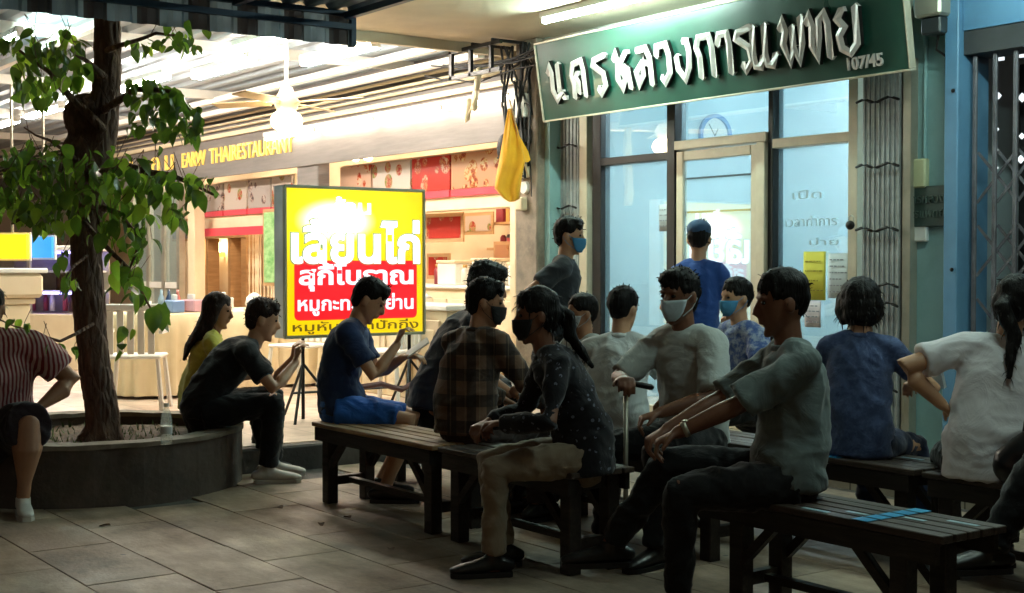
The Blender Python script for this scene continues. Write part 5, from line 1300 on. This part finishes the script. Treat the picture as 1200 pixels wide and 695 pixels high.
    me = remesh(b, .007 if vox < .01 else .009, 2)
    for v in me.vertices:
        q = hq.transposed() @ (v.co-hb); v.co += v.normal*(.0045*noise.noise(V3((q.x*60, q.y*60, q.z*14)))+.006*noise.noise(q*22))
    me.materials.append(hairm); ho = objm('hair', me, root)
    # loose locks along the outline
    b = BM(); vs = me.vertices; rnd = random.Random(len(label))
    for k in range(150 if hair != 'crop' else 60):
        v = vs[rnd.randrange(len(vs))]; n_ = v.normal; dn = (hz*-.8+n_*.55+V3([rnd.uniform(-.4, .4) for _ in range(3)])).normalized() if hair not in ('short', 'crop') else (n_*.7+hz*.1+hy*.3+V3([rnd.uniform(-.5, .5) for _ in range(3)])).normalized()
        L = rnd.uniform(.012, .03)*s*(1.6 if hair in ('long', 'bob', 'pony') else 1); sd = n_.cross(dn).normalized()*.0022
        p = v.co-n_*.002; m_ = p+dn*L*.6+n_*.002; e = p+dn*L-hz*L*.25
        a0, a1, a2, a3, a4 = [b.verts.new(q) for q in (p-sd*1.6, p+sd*1.6, m_+sd, m_-sd, e)]
        b.faces.new((a0, a1, a2, a3)); b.faces.new((a3, a2, a4))
    o = obj('loose_locks', b, hairm, ho, fix=False); o['kind'] = 'stuff'
    # ---- mask
    if mask is not None:
        b = BM(); rows = []; zz = [(-.008, .7), (.008, .95), (.03, 1.0), (.055, 1.0), (.078, 1.0), (.09, .92)]
        for (z_, q_) in zz:
            row = []
            for k in range(13):
                a = R(-72+12*k); j = 0
                while j < len(hp)-2 and hp[j+1][0] < z_: j += 1
                t = (z_-hp[j][0])/(hp[j+1][0]-hp[j][0]); w_ = hp[j][1]*(1-t)+hp[j+1][1]*t; y_ = hp[j][2]*(1-t)+hp[j+1][2]*t; d_ = hp[j][3]*(1-t)+hp[j+1][3]*t
                bump = .018*math.exp(-(a/.35)**2)*(1 if z_ > .02 else .5)
                row.append(b.verts.new(H((w_+.007)*math.sin(a)*q_**.3, y_+(d_+.008+bump)*math.cos(a), z_)))
            rows.append(row)
        for p_, q_ in zip(rows, rows[1:]):
            for k in range(12): b.faces.new((p_[k], p_[k+1], q_[k+1], q_[k]))
        o = obj('face_mask', b, mask, root, True); md = o.modifiers.new('s', 'SOLIDIFY'); md.thickness = .002
        b = BM()
        for q in (-1, 1):
            tube(b, [H(q*.066, .045, .075), H(q*.08, -.005, .115), H(q*.083, -.03, .09), H(q*.078, .0, .05), H(q*.06, .05, .015)], [.0018], n=5)
        obj('mask_loop', b, mask, o)
    if cap is not None:
        b = BM(); ball(b, H(0, -.012, .17), (.086*s, .106*s, .072*s), hq, 24)
        for v in list(b.verts):
            if (hq.transposed() @ (v.co-hb)).z < .135*s: b.verts.remove(v)
        tube(b, [H(0, .07, .147), H(0, .12, .143), H(0, .155, .135)], [(.065*s, .008), (.06*s, .006), (.035*s, .004)], hx, 16)
        o = obj('cap', b, cap, root, True)
    # ---- shoes
    if shoes is not False:
        for i in (0, 1):
            tdr = R(fwdtoe[i]); fd = V3((math.sin(tdr), math.cos(tdr), 0)); sx_ = V3((fd.y, -fd.x, 0)); A_ = ank[i]; g0 = A_-V3((0, 0, .085*s))
            b = BM(); tube(b, [g0-fd*.075*s+V3((0, 0, .05)), g0-fd*.045*s+V3((0, 0, .055)), g0+fd*.02*s+V3((0, 0, .055)), g0+fd*.09*s+V3((0, 0, .042)), g0+fd*.16*s+V3((0, 0, .034)), g0+fd*.19*s+V3((0, 0, .03))],
                           [(.03*s, .028*s), (.036*s, .04*s), (.038*s, .042*s), (.043*s, .032*s), (.042*s, .024*s), (.03*s, .016*s)], sx_, 16)
            tube(b, [g0+V3((0, 0, .05)), g0+V3((0, 0, .105*s))], [.042*s, .04*s], sx_, 14, 'flat')
            me = remesh(b, .008, 2); me.materials.append(shoes); so = objm('shoe', me, root)
            b = BM(); prof = [(-.085, .022), (-.07, .036), (-.02, .038), (.05, .043), (.12, .047), (.17, .042), (.2, .022)]
            L_ = [g0+fd*y_*s-sx_*w_*s for y_, w_ in prof]+[g0+fd*y_*s+sx_*w_*s for y_, w_ in reversed(prof)]
            lo_ = [b.verts.new(p+V3((0, 0, .001))) for p in L_]; hi_ = [b.verts.new(p+V3((0, 0, .022))) for p in L_]
            b.faces.new(lo_); b.faces.new(list(reversed(hi_)))
            for k in range(len(L_)): b.faces.new((lo_[k], lo_[(k+1) % len(L_)], hi_[(k+1) % len(L_)], hi_[k]))
            obj('sole', b, M_sole if shoes is not M_shoeb else M_rubber, so)
    root['_w'] = 0; del root['_w']
    return root, dict(wr=wr, el=el, kn=kn, ank=ank, H=H, hq=hq, P3=P3, P0=P0, sh=sh, up=up, fwd=fwd)
C_navy = clothmat('navy_tee', '24365c'); C_blueshort = clothmat('blue_shorts', '2a62b8'); C_black = clothmat('black_cloth', '151416'); C_blackp = clothmat('black_trousers', '121214')
C_yellow = clothmat('yellow_tee', 'c2b84e'); C_plaid = clothmat('plaid_shirt', '6e5442', '1f1714', kind='plaid'); C_brownp = clothmat('dark_brown_trousers', '3a2d28')
C_floral = clothmat('black_floral_blouse', '17161c', '6a7080', kind='floral'); C_khaki = clothmat('khaki_trousers', '8d7f6c'); C_char = clothmat('charcoal_tee', '33393f'); C_white = clothmat('white_tee', 'd6dcdc')
C_grey = clothmat('pale_grey_tee', 'bcc4c2'); C_blue = clothmat('blue_shirt', '2b5096'); C_polo = clothmat('grey_green_polo', '6a7878'); C_blouse = clothmat('blue_mottled_blouse', '3c4c70', '4e6088', kind='mottle')
C_jean = clothmat('dark_jeans', '1c2742'); C_stripe = clothmat('striped_blouse', 'c8a8a4', '7c2c34', kind='stripe'); C_ptop = clothmat('white_top', 'e4e2e6'); C_slate = clothmat('dark_slate_shirt', '2c3038'); C_mix = clothmat('blue_white_shirt', '4a64a0', 'a8b4c4', kind='mottle')
M_cap = clothmat('cap_blue', '38577a')
def sit(px, Y, z=0): k = FWD+RGT*((px-600)/F); d = Y/k.y; return dl(d, px, z)
G2 = 'people waiting on the benches'
# A: left edge, striped blouse
person('seated person in a red and white striped blouse and dark shorts at the left edge', dl(7.45, -14), 295, hip=.44, S=.98, fat=1.42, lean=4, bend=6, hyaw=10,
       feet=((-.14, .34), (.14, .40)), hands=((-.24, .20, .56), (.3, .1, .58)), elbow=((-1, -.25, .1), (1, -.3, 0)), shirt=C_stripe, sleeve='short', pants=clothmat('dark_shorts', '2a1f24'), pantlen='knee', skin=M_skin, hair='pony', shoes=M_shoew, fingdir=(None, (-.3, .6, -.7)))
# B: yellow tee
person('long haired person in a yellow tee seated on the planter behind the one in black', dl(8.75, 232), 15, hip=.44, S=.9, lean=8, bend=8, hyaw=15, hpitch=-5,
       feet=((-.1, .4), (.1, .4)), hands=((-.12, .35, .62), (.14, .35, .62)), shirt=C_yellow, pants=C_blackp, skin=M_skin, hair='long', hairm=M_hairb)
# C: black clothes, chin on hands
person('person all in black sitting on the planter leaning on the knees, hands to the face', dl(8.3, 238), 12, hip=.44, S=1.0, lean=26, bend=24, hyaw=0, hpitch=-10,
       feet=((-.16, .42), (.1, .38)), hands=((-.06, .54, .74), (.08, .55, .73)), elbow=((-.6, .1, -1), (.6, .1, -1)), fingdir=((.1, .1, 1), (-.1, .1, 1)), shirt=C_black, sleeve='short', pants=C_blackp, skin=M_skinl, hair='short', hairm=M_hairb, shoes=M_shoew, grip=(.8, .8))
# D: reader in blue
rD, D = person('person in navy tee and blue shorts reading a phone on the slatted bench', dl(7.72, 400), 358, hip=.525, S=.96, lean=0, bend=24, hyaw=0, hpitch=-28,
       feet=((-.16, .2), (.12, .26)), knee=((-.15, 1, .5), (.15, 1, .5)), hands=((-.02, .34, .80), (.05, .32, .88)), elbow=((-.5, -.1, -1), (.5, -.1, -1)), fingdir=((.1, .8, .2), (-.1, .3, 1)), shirt=C_navy, pants=C_blueshort, pantlen='shorts', skin=M_skinl, hair='short', grip=(.6, .9), vox=.007)
t = empty('mobile_phone', rD.matrix_basis @ (D['wr'][0]+V3((.01, .09, .06))), rD.rotation_euler.z, 'pale phone held up by the reader in blue shorts', 'phone')
b = BM(); box(b, (0, 0, 0), (.075, .009, .15), Matrix.Rotation(R(-55), 4, 'X') @ Matrix.Rotation(R(25), 4, 'Z'), bev=.003); obj('case', b, M_white, t)
# E: leaning dark shirt
person('person in a dark slate shirt bending forward behind the plaid shirt', dl(8.0, 510), 8, hip=.52, S=1.12, lean=20, bend=13, hyaw=-10, hpitch=-12,
       feet=((-.2, .35), (.16, .3)), hands=((-.2, .5, .58), (.2, .45, .56)), shirt=C_slate, sleeve='elbow', pants=C_blackp, pantlen='knee', skin=M_skin, hair='short')
# F: plaid
person('person in a brown plaid shirt and black mask on the end of the slatted bench', sit(546, 3.80), 48, hip=.525, S=.94, lean=4, bend=16, hyaw=48, hpitch=-8,
       feet=((-.14, .40), (.13, .38)), hands=((-.14, .42, .62), (.16, .40, .62)), shirt=C_plaid, sleeve='long', pants=C_brownp, skin=M_skin, hair='short', mask=M_maskk, vox=.008, puff=1.08)
# G: floral
person('person in a black floral blouse and pale khaki trousers facing left, black mask', sit(684, 3.70), 188, hip=.525, S=.93, fat=.9, lean=14, bend=16, hyaw=0, hpitch=-4,
       feet=((-.06, .40), (.14, .33)), hands=((-.10, .36, .66), (.1, .40, .64)), shirt=C_floral, sleeve='long', pants=C_khaki, skin=M_skind, hair='pony', mask=M_maskk, vox=.007, puff=1.1, long_shirt=.06)
# H: standing, mask
person('standing person in charcoal tee and blue mask left of the clinic window', dl(8.95, 656), 350, hip=.88, S=.955, lean=2, bend=5, hyaw=2, hpitch=-4,
       feet=((-.12, .03), (.14, -.02)), knee=((0, 1, 0), (0, 1, 0)), hands=((-.2, .12, .98), (.25, -.12, .92)), elbow=((-1, -.6, 0), (.6, -1, 0)), shirt=C_char, pants=C_blackp, skin=M_skinl, hair='short', mask=M_maskb, long_shirt=.05)
# I: small behind
person('small person in a grey mask seated low behind the floral blouse', dl(7.75, 695), 215, hip=.48, S=.86, lean=4, bend=8, hyaw=15, shirt=C_grey, pants=C_blackp, skin=M_skin, hair='crop', mask=M_maskg)
# J: white tee back
person('person in a white tee seen from behind left of the one with the cane', dl(6.95, 722), 72, hip=.51, S=.9, lean=6, bend=14, hyaw=20, hpitch=-6,
       feet=((-.12, .4), (.12, .4)), hands=((-.14, .4, .6), (.16, .38, .6)), shirt=C_white, pants=C_blackp, skin=M_skinl, hair='crop', vox=.009, puff=1.1)
# K: grey tee, with arm raised on cane
rK, K = person('person in a pale grey tee and white mask resting an arm on the cane', dl(6.35, 815), 222, hip=.53, S=.99, lean=6, bend=8, hyaw=-2, hpitch=-4,
       feet=((-.14, .42), (.16, .44)), hands=((-.14, .40, .68), (.03, .45, .82)), elbow=((-1, -.2, -.6), (1, .2, -.7)), shirt=C_grey, sleeve='elbow', pants=C_blackp, skin=M_skind, hair='short', mask=M_maskw, vox=.007, puff=1.04)
# L: door
person('standing person in blue shirt and cap facing the clinic door', dl(9.0, 818), 72, hip=.86, S=.95, fat=.86, lean=1, bend=4, feet=((-.11, .0), (.12, .03)), knee=((0, 1, 0), (0, 1, 0)), hands=((-.16, .26, .98), (.16, .26, .98)), elbow=((-.5, -1, 0), (.5, -1, 0)),
       shirt=C_blue, pants=C_blackp, skin=M_skinl, hair='crop', cap=M_cap, long_shirt=.05)
# M: seated near the door
person('person in a blue and white shirt seated by the clinic door, partly hidden', dl(8.1, 880), 205, hip=.50, S=.95, lean=6, bend=8, hyaw=0, shirt=C_mix, pants=C_blackp, skin=M_skinl, hair='crop', mask=M_maskb)
# N: nearest, polo
rN, Nn = person('nearest person in a grey green polo and black trousers facing left with legs crossed', sit(922, 3.86), 186, hip=.53, S=.985, lean=-7, bend=14, hyaw=0, hpitch=-4, fat=.99,
       feet=((-.02, .42), (.30, .62)), footz=(0, .13), knee=((-.2, 1, 1.2), (.2, 1, 1.2)), hands=((-.06, .50, .67), (.10, .53, .64)), elbow=((-.35, -.2, -1), (.35, -.2, -1)), shirt=C_polo, sleeve='elbow', pants=C_blackp, skin=M_skind, hair='crop', vox=.007, puff=1.05)
# O: bob
rO, O_ = person('person with a black bob in a blue puff sleeved blouse seen from behind', dl(6.25, 1006), 62, hip=.525, S=.94, fat=.9, lean=2, bend=12, hyaw=-34, hpitch=-12,
       feet=((-.02, .36), (.26, .38)), hands=((-.08, .34, .78), (.2, .32, .76)), shirt=C_blouse, pants=C_jean, skin=M_skinl, hair='bob', vox=.008, puff=1.06, long_shirt=.03)
# P: white top right edge
rP, P_ = person('person in a white top with long black hair seated at the right edge', dl(5.65, 1166), 80, hip=.53, S=.96, lean=4, bend=8, slean=9, hyaw=30, hroll=8, hpitch=-5, fat=1.08,
       feet=((-.12, .4), (.12, .4)), hands=((-.2, .04, .74), (.2, .3, .7)), elbow=((-1, -.25, 0), (1, -.6, -.4)), shirt=C_ptop, sleeve='short', pants=C_blackp, skin=M_skinl, hair='pony', vox=.008, puff=1.1, long_shirt=.05)
# Q: outside the frame to the right, only a shoe shows
person('person mostly outside the right edge with one black shoe showing', dl(4.75, 1385), 186, hip=.545, S=1.0, feet=((-.05, .44), (.2, .60)), footz=(0, .22), shirt=C_black, pants=C_blackp, skin=M_skin, hair='short')
# cane, watch, papers, bag
ch = rK.matrix_basis @ K['wr'][1]
hx_ = at(742, 462, d=5.9); bt_ = at(735, 700, d=5.85)
hd_ = (K['wr'][1]-K['el'][1]).normalized(); hx_ = ch+rK.matrix_basis.to_3x3() @ (hd_*.075); t = empty('walking_cane', (hx_.x, hx_.y, 0), 0, 'grey metal walking cane held upright between the knees', 'cane')
chz = hx_.z-.04
b = BM(); tube(b, [(0, 0, .02), (0, 0, chz-.005)], [.011], n=10, cap='flat'); obj('shaft', b, M_alu, t, True)
b = BM(); q = RGT; tube(b, [V3((q.x*-.02, q.y*-.02, chz)), V3((q.x*.04, q.y*.04, chz+.02)), V3((q.x*.11, q.y*.11, chz+.005))], [.014], n=8); obj('handle', b, M_black, t, True)
b = BM(); tube(b, [(0, 0, 0), (0, 0, .03)], [.017, .013], n=10, cap='flat'); obj('rubber_tip', b, M_rubber, t)
w_ = rN.matrix_basis @ (Nn['wr'][0]+(Nn['el'][0]-Nn['wr'][0]).normalized()*.03)
o = None
b = BM(); wd_ = (Nn['el'][0]-Nn['wr'][0]).normalized(); c0 = Nn['wr'][0]+wd_*.02; tube(b, [c0, c0+wd_*.02], [.031], n=16, cap='flat')
ball(b, c0+wd_*.01+V3((0, 0, .03)), (.016, .016, .005)); wt = obj('wrist_watch', b, M_alu, None, True); wt.matrix_basis = rN.matrix_basis.copy(); tag(wt, 'metal wrist watch on the arm of the nearest person', 'watch')
t = empty('folded_paper', rO.matrix_basis @ (O_['wr'][1]+V3((.05, .08, .03))), 0, 'folded white paper in the hand of the person with the bob', 'paper')
b = BM(); box(b, (0, 0, 0), (.14, .02, .09), Matrix.Rotation(R(20), 4, 'X')); obj('sheet', b, Mp['white'], t)
t = empty('handbag', dl(5.3, 1243, .46), R(30), 'black handbag beside the person in the white top', 'bag')
b = BM(); tube(b, [(-.16, 0, .06), (-.1, 0, .13), (.1, 0, .13), (.16, 0, .06)], [(.07, .1)], V3((0, 1, 0)), 16); me = remesh(b, .012, 3); wrinkle(me, .006, 12); me.materials.append(mat('bag_leather', '141216', rough=.35)); objm('body', me, t)
b = BM(); tube(b, [(-.13, 0, .18), (-.1, 0, .4), (0, 0, .5), (.1, 0, .4), (.13, 0, .18)], [.01], n=8); obj('strap', b, M_rubber, t, True)
